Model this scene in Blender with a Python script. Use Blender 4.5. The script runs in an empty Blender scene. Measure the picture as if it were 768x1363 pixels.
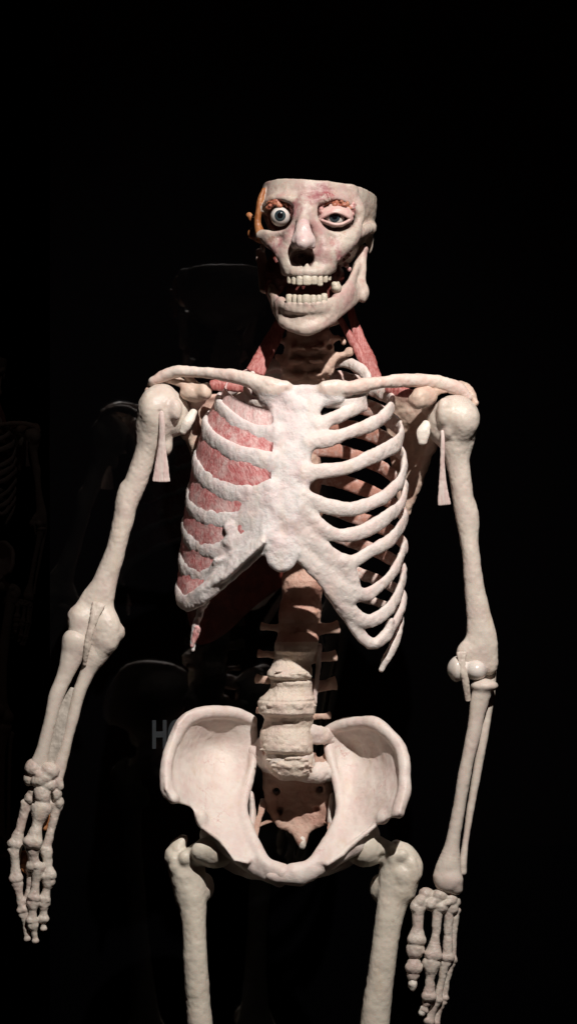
import bpy, math, random
import numpy as np
random.seed(3)
S = 0.00085            # metres per photo pixel on the skeleton's plane
D = 2700.0             # camera distance in the same units
CAMZ = 1.27
f32 = np.float32

def P(px, py, d=0.0):
    k = (D + d) / D
    return np.array([(px - 384) * k, d, (681 - py) * k], dtype=float)

# ---------------------------------------------------------------- noise
def _h(ix, iy, iz):
    n = (ix * 374761393 + iy * 668265263 + iz * 2147483647 + 1274126177) & 0xFFFFFFFF
    n = ((n ^ (n >> 13)) * 1274126177) & 0xFFFFFFFF
    return ((n ^ (n >> 16)) & 0xFFFF) / 32767.5 - 1.0
def vnoise(p):
    i = np.floor(p).astype(np.int64); t = p - i; t = t * t * (3 - 2 * t)
    r = 0
    for dx in (0, 1):
        wx = t[:, 0] if dx else 1 - t[:, 0]
        for dy in (0, 1):
            wy = t[:, 1] if dy else 1 - t[:, 1]
            for dz in (0, 1):
                wz = t[:, 2] if dz else 1 - t[:, 2]
                r = r + wx * wy * wz * _h(i[:, 0] + dx, i[:, 1] + dy, i[:, 2] + dz)
    return r

# ---------------------------------------------------------------- signed distance modelling
def catmull(pts, n):
    pts = [np.asarray(p, float) for p in pts]
    if len(pts) == 2: return np.array([pts[0] + (pts[1] - pts[0]) * i / n for i in range(n + 1)])
    e = [2 * pts[0] - pts[1]] + pts + [2 * pts[-1] - pts[-2]]
    out = []
    for i in range(1, len(e) - 2):
        p0, p1, p2, p3 = e[i - 1:i + 3]
        for j in range(n):
            t = j / n
            out.append(.5 * (2 * p1 + (p2 - p0) * t + (2 * p0 - 5 * p1 + 4 * p2 - p3) * t * t + (3 * p1 - p0 - 3 * p2 + p3) * t ** 3))
    out.append(pts[-1])
    return np.array(out)

def rbf(ctrl):
    c = np.array([[p[0], p[2]] for p in ctrl]); v = np.array([p[1] for p in ctrl])
    n = len(c); r = np.hypot(c[:, None, 0] - c[None, :, 0], c[:, None, 1] - c[None, :, 1])
    A = np.zeros((n + 3, n + 3)); ph = lambda r: r ** 2 * np.log(r + 1e-3)
    A[:n, :n] = ph(r) + np.eye(n) * 40; A[:n, n] = 1; A[:n, n + 1:] = c; A[n, :n] = 1; A[n + 1:, :n] = c.T
    w = np.linalg.solve(A, np.concatenate([v, np.zeros(3)]))
    def f(x, z):
        o = w[n] + w[n + 1] * x + w[n + 2] * z
        for i in range(n): o = o + w[i] * ph(np.hypot(x - c[i, 0], z - c[i, 1]))
        return o
    return f

class Field:
    def __init__(s, h): s.h = h; s.ops = []
    def _op(s, lo, hi, fn, k, lab, cut): s.ops.append((np.asarray(lo, float), np.asarray(hi, float), fn, k, lab, cut))
    def tube(s, pts, rad, k=4, lab=0, up=(0, 0, 1), n=5, cut=False, raw=False):
        pts = [np.asarray(p, float) if raw else P(*p) for p in pts]
        if not isinstance(rad, (list, tuple)): rad = [rad] * len(pts)
        rr = np.array([r if isinstance(r, tuple) else (r, r) for r in rad], float)
        if len(rr) == 1: rr = np.repeat(rr, len(pts), 0)
        flat = bool(np.any(np.abs(rr[:, 0] - rr[:, 1]) > 1e-6))
        C = catmull(pts, n)
        R = catmull([np.array([a, b, 0]) for a, b in rr], n)[:, :2]
        R = np.maximum(R, .3); up = np.asarray(up, float); mx = R.max()
        def fn(F, lo, hi):
            sl, x, y, z = F.sub(lo, hi)
            d = np.full((x.size, y.size, z.size), 1e3, f32)
            for i in range(len(C) - 1):
                a, b = C[i], C[i + 1]; ra, rb = R[i], R[i + 1]; m = max(ra.max(), rb.max()) + k + 2 * F.h
                l2 = np.minimum(a, b) - m; h2 = np.maximum(a, b) + m
                i0 = [max(0, int((l2[q] - v.flat[0]) / F.h)) for q, v in enumerate((x, y, z))]
                i1 = [min(v.size, int((h2[q] - v.flat[0]) / F.h) + 2) for q, v in enumerate((x, y, z))]
                if any(i0[q] >= i1[q] for q in range(3)): continue
                X = x[i0[0]:i1[0]] - a[0]; Y = y[:, i0[1]:i1[1]] - a[1]; Z = z[:, :, i0[2]:i1[2]] - a[2]
                ab = (b - a); L = max(ab @ ab, 1e-6)
                t = np.clip((X * ab[0] + Y * ab[1] + Z * ab[2]) / L, 0, 1).astype(f32)
                qx = X - t * ab[0]; qy = Y - t * ab[1]; qz = Z - t * ab[2]
                if not flat:
                    dd = np.sqrt(qx * qx + qy * qy + qz * qz) - (ra[0] + t * (rb[0] - ra[0]))
                else:
                    T = ab / math.sqrt(L); w = up - (up @ T) * T
                    if np.linalg.norm(w) < 1e-3: w = np.array([1., 0, 0])
                    w /= np.linalg.norm(w); nn = np.cross(T, w)
                    A = (ra[0] + t * (rb[0] - ra[0])); B = (ra[1] + t * (rb[1] - ra[1]))
                    u = (qx * w[0] + qy * w[1] + qz * w[2]) / A; v = (qx * nn[0] + qy * nn[1] + qz * nn[2]) / B
                    e = (qx * T[0] + qy * T[1] + qz * T[2]) / B
                    k0 = np.sqrt(u * u + v * v + e * e + 1e-6)
                    k1 = np.sqrt((u / A) ** 2 + (v / B) ** 2 + (e / B) ** 2 + 1e-6 / (B * B))
                    dd = k0 * (k0 - 1) / k1
                v = d[i0[0]:i1[0], i0[1]:i1[1], i0[2]:i1[2]]
                np.minimum(v, dd, out=v)
            return sl, d
        s._op(C.min(0) - mx, C.max(0) + mx, fn, k, lab, cut)
    def ell(s, c, r, k=4, lab=0, rot=None, cut=False, raw=False):
        c = np.asarray(c, float) if raw else P(*c); r = np.asarray(r if hasattr(r, '__len__') else (r, r, r), float)
        M = np.eye(3)
        if rot is not None:
            from mathutils import Euler
            M = np.array(Euler([math.radians(v) for v in rot]).to_matrix()).T
        ext = np.sqrt(((M.T * r) ** 2).sum(1))
        def fn(F, lo, hi):
            sl, x, y, z = F.sub(lo, hi); X = x - c[0]; Y = y - c[1]; Z = z - c[2]
            u = [(M[i, 0] * X + M[i, 1] * Y + M[i, 2] * Z) / r[i] for i in range(3)]
            k0 = np.sqrt(u[0] ** 2 + u[1] ** 2 + u[2] ** 2 + 1e-6)
            k1 = np.sqrt((u[0] / r[0]) ** 2 + (u[1] / r[1]) ** 2 + (u[2] / r[2]) ** 2 + 1e-6 / r.min() ** 2)
            return sl, (k0 * (k0 - 1) / k1).astype(f32)
        s._op(c - ext, c + ext, fn, k, lab, cut)
    def plate(s, poly, ctrl, t, k=4, lab=0, edge=None, cut=False):
        dep = rbf([P(*c) for c in ctrl]); e = min(t, edge or t) * .95
        # outline at its own depth
        pg = []
        for a, b in poly:
            q = P(a, b, 0)
            for _ in range(3): q = P(a, b, float(dep(q[0], q[2])))
            pg.append((q[0], q[2]))
        pg = np.array(pg); dv = np.array([float(dep(a, b)) for a, b in pg])
        cv = [float(dep(P(*c)[0], P(*c)[2])) for c in ctrl]
        def fn(F, lo, hi):
            sl, x, y, z = F.sub(lo, hi)
            X, Z = np.meshgrid(x.ravel(), z.ravel(), indexing='ij'); X = X.astype(float); Z = Z.astype(float)
            dm = np.full(X.shape, 1e9); ins = np.zeros(X.shape, bool)
            for i in range(len(pg)):
                a, b = pg[i - 1], pg[i]; ex, ez = b - a; tt = np.clip(((X - a[0]) * ex + (Z - a[1]) * ez) / max(ex * ex + ez * ez, 1e-9), 0, 1)
                dm = np.minimum(dm, np.hypot(X - a[0] - tt * ex, Z - a[1] - tt * ez))
                if a[1] != b[1]:
                    cr = ((a[1] > Z) != (b[1] > Z)) & (X < (b[0] - a[0]) * (Z - a[1]) / (b[1] - a[1]) + a[0]); ins ^= cr
            d2 = np.where(ins, -dm, dm); dp = dep(X, Z)
            gx, gz = np.gradient(dp, F.h); sc = np.clip(1 / np.sqrt(1 + gx ** 2 + gz ** 2), .35, 1)
            wx = (d2 + e)[:, None, :].astype(f32)
            wy = np.abs(y - dp[:, None, :].astype(f32)) * sc[:, None, :].astype(f32) - f32(t - e)
            return sl, (np.minimum(np.maximum(wx, wy), 0) + np.hypot(np.maximum(wx, 0), np.maximum(wy, 0)) - e).astype(f32)
        alld = list(dv) + cv
        lo = np.array([pg[:, 0].min() - t, min(alld) - t * 3 - 6, pg[:, 1].min() - t]); hi = np.array([pg[:, 0].max() + t, max(alld) + t * 3 + 6, pg[:, 1].max() + t])
        s._op(lo, hi, fn, k, lab, cut)
    def column(s, prof, k=2, lab=0, depth=.85):
        """stack of elliptical sections; prof rows are (py, px, radius, front depth)"""
        rows = []
        for y, x, r, d in prof:
            c = P(x, y, d + r * depth); rows.append((c[2], c[0], c[1], r))
        A = np.array(rows)[::-1]; z0, z1 = A[0, 0], A[-1, 0]
        zs = np.arange(z0, z1, .5); A = np.stack([zs] + [np.convolve(np.pad(np.interp(zs, A[:, 0], A[:, q]), 2, 'edge'), np.ones(5) / 5, 'valid') for q in (1, 2, 3)], 1)
        mx = A[:, 3].max()
        def fn(F, lo, hi):
            sl, x, y, z = F.sub(lo, hi); zf = z.ravel()
            cx, cy, r = (np.interp(zf, A[:, 0], A[:, q]).astype(f32)[None, None, :] for q in (1, 2, 3))
            rho = np.sqrt(((x - cx)) ** 2 + ((y - cy) / depth) ** 2)
            dd = (rho - r) * f32(.88)
            return sl, np.maximum(dd, np.maximum(z - f32(z1), f32(z0) - z)).astype(f32)
        s._op((A[:, 1].min() - mx, A[:, 2].min() - mx, z0), (A[:, 1].max() + mx, A[:, 2].max() + mx, z1), fn, k, lab, False)
    def half(s, p, n, k=1, raw=False):     # remove everything on the side n points to
        p = np.asarray(p, float) if raw else P(*p); n = np.asarray(n, float); n /= np.linalg.norm(n)
        def fn(F, lo, hi):
            sl, x, y, z = F.sub(F.lo, F.hi)
            return sl, -((x - p[0]) * n[0] + (y - p[1]) * n[1] + (z - p[2]) * n[2]).astype(f32)
        s.ops.append((None, None, fn, k, 0, True))
    def sub(s, lo, hi):
        i0 = np.maximum(np.floor((lo - s.lo) / s.h).astype(int), 0); i1 = np.minimum(np.ceil((hi - s.lo) / s.h).astype(int) + 1, s.n)
        ax = [(s.lo[q] + s.h * np.arange(i0[q], i1[q])).astype(f32) for q in range(3)]
        return tuple(slice(i0[q], i1[q]) for q in range(3)), ax[0][:, None, None], ax[1][None, :, None], ax[2][None, None, :]
    def build(s, noise=(), smooth=0):
        m = 3 * s.h
        add = [o for o in s.ops if not o[5]]
        s.lo = np.min([o[0] for o in add], 0) - m; s.hi = np.max([o[1] for o in add], 0) + m
        s.n = np.ceil((s.hi - s.lo) / s.h).astype(int) + 1
        f = np.full(s.n, 1e3, f32); lb = np.zeros(s.n, np.int16)
        for lo, hi, fn, k, lab, cut in s.ops:
            mg = k + 2 * s.h
            sl, d = fn(s, s.lo if lo is None else lo - mg, s.hi if hi is None else hi + mg)
            if d.size == 0: continue
            a = f[sl]
            if not cut:
                lb[sl] = np.where(d < a, lab, lb[sl])
                if k > 0:
                    hh = np.maximum(k - np.abs(a - d), 0); f[sl] = np.minimum(a, d) - hh * hh * (.25 / k)
                else: f[sl] = np.minimum(a, d)
            else:
                d = -d
                if k > 0:
                    hh = np.maximum(k - np.abs(a - d), 0); f[sl] = np.maximum(a, d) + hh * hh * (.25 / k)
                else: f[sl] = np.maximum(a, d)
        v, q = nets(f); ii = np.clip(np.rint(v).astype(int), 0, np.array(f.shape) - 1)
        vl = lb[ii[:, 0], ii[:, 1], ii[:, 2]]; v = v * s.h + s.lo
        del f, lb
        for _ in range(smooth): v = lap(v, q)
        nr = vnorm(v, q)
        for amp, sc in noise: v = v + nr * (amp * vnoise(v / sc + 37.7))[:, None]
        if noise: nr = vnorm(v, q)
        return v, q, vl, nr

def lap(v, q):
    a = np.zeros_like(v); c = np.zeros(len(v))
    for i in range(4):
        for j in ((i + 1) % 4, (i + 3) % 4):
            for x in range(3): a[:, x] += np.bincount(q[:, i], v[q[:, j], x], len(v))
            c += np.bincount(q[:, i], minlength=len(v))
    return v * .4 + .6 * a / np.maximum(c, 1)[:, None]
def vnorm(v, q):
    n = np.cross(v[q[:, 2]] - v[q[:, 0]], v[q[:, 3]] - v[q[:, 1]])
    o = np.zeros_like(v)
    for i in range(4):
        for x in range(3): o[:, x] += np.bincount(q[:, i], n[:, x], len(v))
    return o / np.maximum(np.linalg.norm(o, axis=1), 1e-12)[:, None]

def nets(f):
    ins = f < 0; c = np.zeros(tuple(np.array(f.shape) - 1), np.uint8)
    cs = [(i, j, k) for i in (0, 1) for j in (0, 1) for k in (0, 1)]
    nx, ny, nz = c.shape
    for i, j, k in cs: c += ins[i:i + nx, j:j + ny, k:k + nz]
    I = np.nonzero((c > 0) & (c < 8)); N = len(I[0])
    vid = np.full(c.shape, -1, np.int32); vid[I] = np.arange(N)
    val = [f[I[0] + i, I[1] + j, I[2] + k].astype(float) for i, j, k in cs]
    acc = np.zeros((N, 3)); cnt = np.zeros(N)
    for a in range(8):
        for b in range(a + 1, 8):
            df = [abs(cs[a][q] - cs[b][q]) for q in range(3)]
            if sum(df) != 1: continue
            m = (val[a] < 0) != (val[b] < 0); t = np.where(m, val[a] / np.where(m, val[a] - val[b], 1), 0)
            for q in range(3): acc[:, q] += m * (cs[a][q] + t * (cs[b][q] - cs[a][q]))
            cnt += m
    v = acc / cnt[:, None] + np.stack(I, 1)
    qs = []
    for ax in range(3):
        s0 = [slice(1, -1)] * 3; s1 = [slice(1, -1)] * 3; s0[ax] = slice(0, -1); s1[ax] = slice(1, None)
        A = ins[tuple(s0)]; B = ins[tuple(s1)]
        J = list(np.nonzero(A != B)); sg = A[tuple(J)]
        o = [0 if q == ax else 1 for q in range(3)]
        J = [J[q] + o[q] for q in range(3)]
        u, w = [(1, 2), (2, 0), (0, 1)][ax]
        def cell(du, dw):
            K = [x.copy() for x in J]; K[u] = K[u] - du; K[w] = K[w] - dw
            return vid[tuple(K)]
        q = np.stack([cell(1, 1), cell(0, 1), cell(0, 0), cell(1, 0)], 1)
        q = np.where(sg[:, None], q, q[:, ::-1]); qs.append(q)
    return v, np.concatenate(qs)

# ---------------------------------------------------------------- mesh objects
COL = bpy.context.scene.collection
def world(v):
    w = np.asarray(v, float) * S; w = w.copy(); w[:, 2] += CAMZ
    return w
def mesh(name, v, q, mat, parent=None, nr=None, label=None, wld=True):
    v = world(v) if wld else np.asarray(v, float); q = np.asarray(q, np.int32); n = q.shape[1]
    me = bpy.data.meshes.new(name)
    me.vertices.add(len(v)); me.vertices.foreach_set('co', v.astype(f32).ravel())
    me.loops.add(q.size); me.loops.foreach_set('vertex_index', q.ravel())
    me.polygons.add(len(q)); me.polygons.foreach_set('loop_start', np.arange(0, q.size, n, dtype=np.int32))
    me.polygons.foreach_set('use_smooth', np.ones(len(q), bool))
    me.update(calc_edges=True)
    if nr is not None: me.normals_split_custom_set_from_vertices(nr.tolist())
    o = bpy.data.objects.new(name, me); COL.objects.link(o); me.materials.append(mat)
    if parent is not None: o.parent = parent
    if label: o['label'] = label
    return o
def split(res, parts, parent, nrm=True):
    """parts: {label id: (name, material[, parent])} -> objects; one fused surface divided between its parts"""
    v, q, vl, nr = res; fl = vl[q[:, 0]]; out = {}
    for i, spec in parts.items():
        m = fl == i
        if not m.any(): continue
        u, inv = np.unique(q[m], return_inverse=True)
        par = spec[2] if len(spec) > 2 else parent
        if not hasattr(par, 'name'): par = out[par]
        out[i] = mesh(spec[0], v[u], inv.reshape(-1, 4), spec[1], par, nr[u] if nrm else None)
    return out
# ================================================================ materials
def mat(name): 
    m = bpy.data.materials.new(name); m.use_nodes = True
    return m, m.node_tree, m.node_tree.nodes['Principled BSDF']
def N(t, kind, **kw):
    n = t.nodes.new(kind)
    for k, v in kw.items():
        if k in n.inputs: n.inputs[k].default_value = v
        else: setattr(n, k, v)
    return n
def mixc(t, fac, a, b, mode='MIX'):
    n = t.nodes.new('ShaderNodeMix'); n.data_type = 'RGBA'; n.blend_type = mode
    for sock, v in ((0, fac), (6, a), (7, b)):
        if hasattr(v, 'is_linked'): t.links.new(v, n.inputs[sock])
        else: n.inputs[sock].default_value = v if sock == 0 else (*v, 1)
    return n.outputs[2]
def ramp(t, src, lo, hi, a=0, b=1):
    n = N(t, 'ShaderNodeMapRange', interpolation_type='SMOOTHSTEP'); t.links.new(src, n.inputs[0])
    n.inputs[1].default_value = lo; n.inputs[2].default_value = hi; n.inputs[3].default_value = a; n.inputs[4].default_value = b
    return n.outputs[0]
def bone(name, base, pink, spot=.5, bump=.35, bscale=420, rough=.5, stains_shade=(), grain=None, veins=0, sss=.09):
    m, t, bs = mat(name); co = N(t, 'ShaderNodeTexCoord').outputs['Object']
    def noise(sc, det=4, rg=.6, vec=co):
        n = N(t, 'ShaderNodeTexNoise', Scale=sc, Detail=det, Roughness=rg); t.links.new(vec, n.inputs['Vector']); return n
    big = noise(38); mid = noise(150, 5); fine = noise(bscale, 4, .7)
    c = mixc(t, ramp(t, big.outputs[0], .42, .68, 0, spot), base, pink)
    c = mixc(t, ramp(t, mid.outputs[0], .5, .72, 0, spot * .6), c, tuple(x * y for x, y in zip(pink, (1.0, .88, .86))))
    c = mixc(t, ramp(t, fine.outputs[0], .52, .75, 0, .16), c, tuple(x * .6 for x in base))
    c = mixc(t, ramp(t, noise(75, 3).outputs[0], .5, .75, 0, .35), c, tuple(min(.92, x * 1.12) for x in base))
    st = N(t, 'ShaderNodeMapping'); st.inputs['Scale'].default_value = (70, 70, 14); t.links.new(co, st.inputs['Vector'])
    c = mixc(t, ramp(t, noise(1, 5, .65, st.outputs[0]).outputs[0], .5, .74, 0, .4), c, tuple(x * y for x, y in zip(base, (.86, .76, .62))))
    c = mixc(t, ramp(t, noise(95, 6, .75).outputs[0], .6, .7, 0, .35), c, tuple(x * y for x, y in zip(pink, (.85, .72, .66))))
    if veins:
        vn = N(t, 'ShaderNodeTexVoronoi', Scale=62, feature='DISTANCE_TO_EDGE'); 
        w = N(t, 'ShaderNodeMixRGB', blend_type='ADD'); w.inputs[0].default_value = .022
        t.links.new(co, w.inputs[1]); t.links.new(noise(90, 3).outputs['Color'], w.inputs[2]); t.links.new(w.outputs[0], vn.inputs['Vector'])
        a = ramp(t, vn.outputs['Distance'], .0, .045, 1, 0); b = ramp(t, noise(30, 2).outputs[0], .54, .66, 0, veins)
        mu = N(t, 'ShaderNodeMath', operation='MULTIPLY'); t.links.new(a, mu.inputs[0]); t.links.new(b, mu.inputs[1])
        c = mixc(t, mu.outputs[0], c, (.45, .12, .11))
    if stains_shade:
        nz = noise(170, 5, .65)
        for pos, r, col, st in stains_shade:
            sb = N(t, 'ShaderNodeVectorMath', operation='DISTANCE'); t.links.new(co, sb.inputs[0]); sb.inputs[1].default_value = tuple(pos)
            ad = N(t, 'ShaderNodeMath', operation='MULTIPLY_ADD'); t.links.new(nz.outputs[0], ad.inputs[0]); ad.inputs[1].default_value = r * 1.9; t.links.new(sb.outputs['Value'], ad.inputs[2])
            c = mixc(t, ramp(t, ad.outputs[0], r * 1.15, r * 2.0, st, 0), c, col)
    t.links.new(c, bs.inputs['Base Color'])
    bs.inputs['Roughness'].default_value = rough; bs.inputs['Specular IOR Level'].default_value = .35
    bs.inputs['Subsurface Weight'].default_value = sss; bs.inputs['Subsurface Radius'].default_value = (1, .32, .2); bs.inputs['Subsurface Scale'].default_value = .006
    h = N(t, 'ShaderNodeMath', operation='ADD'); t.links.new(fine.outputs[0], h.inputs[0]); t.links.new(mid.outputs[0], h.inputs[1])
    src = h.outputs[0]
    if grain:      # streaks along the bone's length
        mp = N(t, 'ShaderNodeMapping'); mp.inputs['Scale'].default_value = grain; t.links.new(co, mp.inputs['Vector'])
        g = noise(1, 4, .6, mp.outputs[0]); h2 = N(t, 'ShaderNodeMath', operation='ADD'); t.links.new(src, h2.inputs[0]); t.links.new(g.outputs[0], h2.inputs[1]); src = h2.outputs[0]
    b = N(t, 'ShaderNodeBump', Strength=bump, Distance=.0022); t.links.new(src, b.inputs['Height']); t.links.new(b.outputs[0], bs.inputs['Normal'])
    return m
def flesh(name, a, b, scale=(300, 300, 60), bump=.6, rough=.45, tilt=0, fascia=0):
    m, t, bs = mat(name); co = N(t, 'ShaderNodeTexCoord').outputs['Object']
    mp = N(t, 'ShaderNodeMapping'); mp.inputs['Scale'].default_value = scale; mp.inputs['Rotation'].default_value = (0, tilt, 0); mp.vector_type = 'TEXTURE' if 0 else 'POINT'
    vr = N(t, 'ShaderNodeVectorRotate', rotation_type='Y_AXIS'); vr.inputs['Angle'].default_value = tilt; t.links.new(co, vr.inputs['Vector']); mp.inputs['Rotation'].default_value = (0, 0, 0); t.links.new(vr.outputs[0], mp.inputs['Vector'])
    n = N(t, 'ShaderNodeTexNoise', Scale=1.0, Detail=5.0, Roughness=.65, Distortion=.4); t.links.new(mp.outputs[0], n.inputs['Vector'])
    n2 = N(t, 'ShaderNodeTexNoise', Scale=45.0, Detail=3.0); t.links.new(co, n2.inputs['Vector'])
    c = mixc(t, ramp(t, n.outputs[0], .36, .66), a, b)
    c = mixc(t, ramp(t, n2.outputs[0], .45, .7, 0, .5), c, tuple(x * .75 for x in a))
    if fascia:
        n3 = N(t, 'ShaderNodeTexNoise', Scale=60.0, Detail=5.0, Roughness=.7); t.links.new(co, n3.inputs['Vector'])
        c = mixc(t, ramp(t, n3.outputs[0], .44, .68, 0, fascia), c, (.80, .66, .62))
    t.links.new(c, bs.inputs['Base Color'])
    bs.inputs['Roughness'].default_value = rough
    bp = N(t, 'ShaderNodeBump', Strength=bump, Distance=.002); t.links.new(n.outputs[0], bp.inputs['Height']); t.links.new(bp.outputs[0], bs.inputs['Normal'])
    return m
def plain(name, col, rough=.5, coat=0, spec=.5):
    m, t, bs = mat(name); bs.inputs['Base Color'].default_value = (*col, 1); bs.inputs['Roughness'].default_value = rough
    bs.inputs['Coat Weight'].default_value = coat; bs.inputs['Coat Roughness'].default_value = .04; bs.inputs['Specular IOR Level'].default_value = spec
    return m
def wp(px, py, d): return tuple(world(P(px, py, d)[None])[0])
RED = (.30, .05, .06); PUR = (.26, .075, .09); BRN = (.30, .12, .05)
head_stains_shade = [(wp(382, 318, -74), .017, PUR, .5), (wp(426, 330, -80), .015, PUR, .5), (wp(434, 348, -78), .012, PUR, .5), (wp(366, 330, -62), .014, PUR, .5), (wp(404, 272, -78), .014, PUR, .4), (wp(434, 252, -76), .015, PUR, .80), (wp(420, 262, -80), .012, PUR, .75), (wp(438, 262, -76), .010, RED, .45), (wp(374, 326, -68), .012, PUR, .75), (wp(380, 340, -72), .009, PUR, .60),
    (wp(443, 324, -78), .010, RED, .5), (wp(446, 338, -76), .012, PUR, .75), (wp(454, 316, -72), .008, BRN, .6), (wp(364, 268, -62), .010, BRN, .6), (wp(364, 318, -62), .010, BRN, .6), (wp(455, 345, -70), .012, PUR, .65),
    (wp(394, 280, -80), .016, PUR, .75), (wp(417, 302, -86), .013, (.5, .22, .22), .6), (wp(402, 350, -66), .021, (.09, .014, .012), .96), (wp(391, 308, -84), .012, (.45, .22, .22), .5), (wp(462, 300, -60), .012, PUR, .45), (wp(398, 250, -76), .012, PUR, .2),  # the near-black entry paints shade into the nasal opening
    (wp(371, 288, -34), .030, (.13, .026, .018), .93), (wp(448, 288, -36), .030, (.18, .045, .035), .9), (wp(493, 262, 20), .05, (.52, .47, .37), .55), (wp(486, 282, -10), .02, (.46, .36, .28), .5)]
M_skull = bone('skull_bone', (.485, .42, .355), (.41, .265, .25), .75, 0.25, 480, .42, head_stains_shade, veins=.25)
M_shred = flesh('dried_tissue', (.42, .16, .15), (.66, .46, .42), (250, 250, 250), .5)
M_jaw = bone('jaw_bone', (.53, .44, .375), (.45, .28, .26), .9, 0.25, 480, .42)
M_nose = bone('nose_cartilage', (.60, .49, .46), (.50, .32, .33), .7, .2, 500, .3)
M_chest = bone('chest_bone', (.735, .685, .655), (.70, .52, .51), .6, 0.4, 560, .5)
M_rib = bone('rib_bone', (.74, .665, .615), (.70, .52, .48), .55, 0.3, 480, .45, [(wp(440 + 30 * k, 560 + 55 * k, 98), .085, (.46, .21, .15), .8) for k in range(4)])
M_clav = bone('clavicle_bone', (.76, .66, .585), (.72, .46, .39), .6, 0.12, 460, .4)
M_scap = bone('scapula_bone', (.66, .51, .41), (.56, .33, .27), .7, 0.2, 420, .45)
M_arm = bone('arm_bone', (.65, .575, .495), (.57, .44, .40), .5, 0.12, 420, .42, grain=(260, 260, 30))
M_hand = bone('hand_bone', (.56, .50, .43), (.46, .34, .30), .7, 0.2, 420, .45)
M_spine = bone('spine_bone', (.72, .62, .52), (.66, .48, .42), .5, .5, 400, .5, grain=(420, 420, 40))
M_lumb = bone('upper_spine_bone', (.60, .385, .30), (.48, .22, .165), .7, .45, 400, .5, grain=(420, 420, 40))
M_neck = bone('neck_bone', (.60, .43, .34), (.50, .27, .21), .7, .5, 380, .5)
M_pelvis = bone('pelvis_bone', (.76, .675, .61), (.69, .53, .49), .6, .26, 420, .45, veins=.42)
M_sacrum = bone('sacrum_bone', (.54, .37, .29), (.43, .21, .16), .7, .5, 380, .5)
M_femur = bone('femur_bone', (.66, .60, .50), (.58, .47, .40), .4, 0.13, 420, .42, grain=(300, 300, 26))
M_muscle = flesh('intercostal_fibres', (.52, .125, .125), (.74, .39, .37), (420, 420, 90), .6, tilt=.55, fascia=.6)
M_redmus = flesh('neck_muscle_fibres', (.36, .085, .075), (.52, .22, .195), (420, 420, 60), .7)
M_tendon = flesh('tendon_fibres', (.72, .63, .57), (.66, .47, .44), (500, 500, 30), .35)
M_membrane = flesh('membrane_fibres', (.40, .36, .31), (.50, .45, .39), (260, 260, 40), .4)
M_orange = flesh('orange_tissue', (.27, .085, .022), (.40, .18, .075), (120, 120, 120), .5)
M_fat = flesh('orbital_fat', (.30, .07, .045), (.50, .24, .14), (220, 220, 220), .5, .35)
M_lid = flesh('eyelid_skin', (.62, .45, .40), (.56, .33, .31), (160, 160, 160), .2, .4)
M_tooth = bone('tooth_enamel', (.55, .50, .41), (.47, .39, .30), .7, .3, 300, .35)
M_white = bone('white_cartilage', (.76, .71, .63), (.70, .56, .50), .4, .25, 420, .4)
M_sclera = bone('eye_white', (.60, .58, .545), (.56, .38, .34), .4, .02, 200, .12)
M_iris = bone('iris_blue', (.022, .034, .042), (.05, .068, .07), .7, .05, 900, .1)
M_pupil = plain('pupil_black', (.004, .004, .005), .05, 1)

# ================================================================ the skeleton
def empty(name, loc, label, cat, group=None):
    o = bpy.data.objects.new(name, None); COL.objects.link(o); o.location = loc; o.empty_display_size = .1
    o['label'] = label; o['category'] = cat
    if group: o['group'] = group
    return o
ROOT = empty('anatomical_skeleton', (0, 0, 0), 'brightly lit human skeleton with open skull, staring eyes and red chest muscle', 'skeleton', 'skeletons on display')

# ---------------------------------------------------------------- skull
F = Field(.8)
F.ell((429, 272, 38), (73, 106, 80), 6, 0)
F.ell((408, 268, -18), (60, 57, 66), 8, 0)
F.tube([(352, 279, -44), (361, 266, -60), (380, 264, -73), (397, 270, -78)], [4, 5, 5, 5], 12, 0)
F.tube([(417, 269, -79), (434, 264, -76), (455, 266, -66), (472, 281, -50)], [5, 5, 5, 5], 12, 0)
F.ell((428, 322, 10), (52, 60, 38), 10, 0)                                     # base of the skull
F.ell((408, 343, -58), (33, 28, 24), 10, 0)                                    # upper jaw
F.tube([(397, 284, -79), (389, 310, -76), (384, 334, -74), (384, 352, -74)], [7, 9, 10, 9], 12, 0)
F.tube([(414, 284, -80), (424, 310, -78), (431, 334, -77), (432, 352, -76)], [7, 9, 11, 10], 12, 0)
F.tube([(361, 318, -54), (373, 332, -66), (382, 350, -72)], [12, 10, 7], 10, 0)
F.tube([(462, 316, -60), (448, 332, -70), (436, 350, -74)], [15, 13, 9], 10, 0)
F.tube([(350, 255, -40), (345, 275, -42), (343, 298, -42), (350, 318, -48)], [(3.5, 6), (4.5, 6), (5, 6), (6, 6)], 4, 2, up=(1, 0, 0))
F.tube([(463, 236, -52), (471, 258, -50), (478, 276, -47), (478, 292, -47), (468, 312, -57)], [3, 4, 6, 6.5, 7], 8, 0)
F.tube([(346, 316, -46), (351, 311, -54), (370, 309, -69), (388, 297, -78), (394, 284, -80)], [4, 4, 4.5, 4.5, 5], 10, 0)
F.tube([(472, 308, -54), (452, 311, -70), (430, 306, -78), (418, 294, -82), (414, 282, -82)], [6, 5.5, 5, 5, 5], 10, 0)
F.tube([(466, 314, -54), (483, 307, -32), (493, 303, -8), (495, 302, 20)], [(8, 5), (7, 5), (7, 5), (7, 6)], 6, 0)
F.ell((495, 303, -6), (5, 7, 6), 5, 0)
F.tube([(347, 316, -44), (341, 314, -25), (336, 308, 5)], [(8, 5), (7, 5), (6, 5)], 3, 2)
F.tube([(332, 286, -10), (336, 291, -12), (342, 304, -18)], [3.6, 4.2, 5], 1, 2)
F.ell((335, 311, -14), (6, 6, 7), 2, 2)
F.ell((492, 318, 26), (5, 8, 20), 6, 0)
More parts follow.
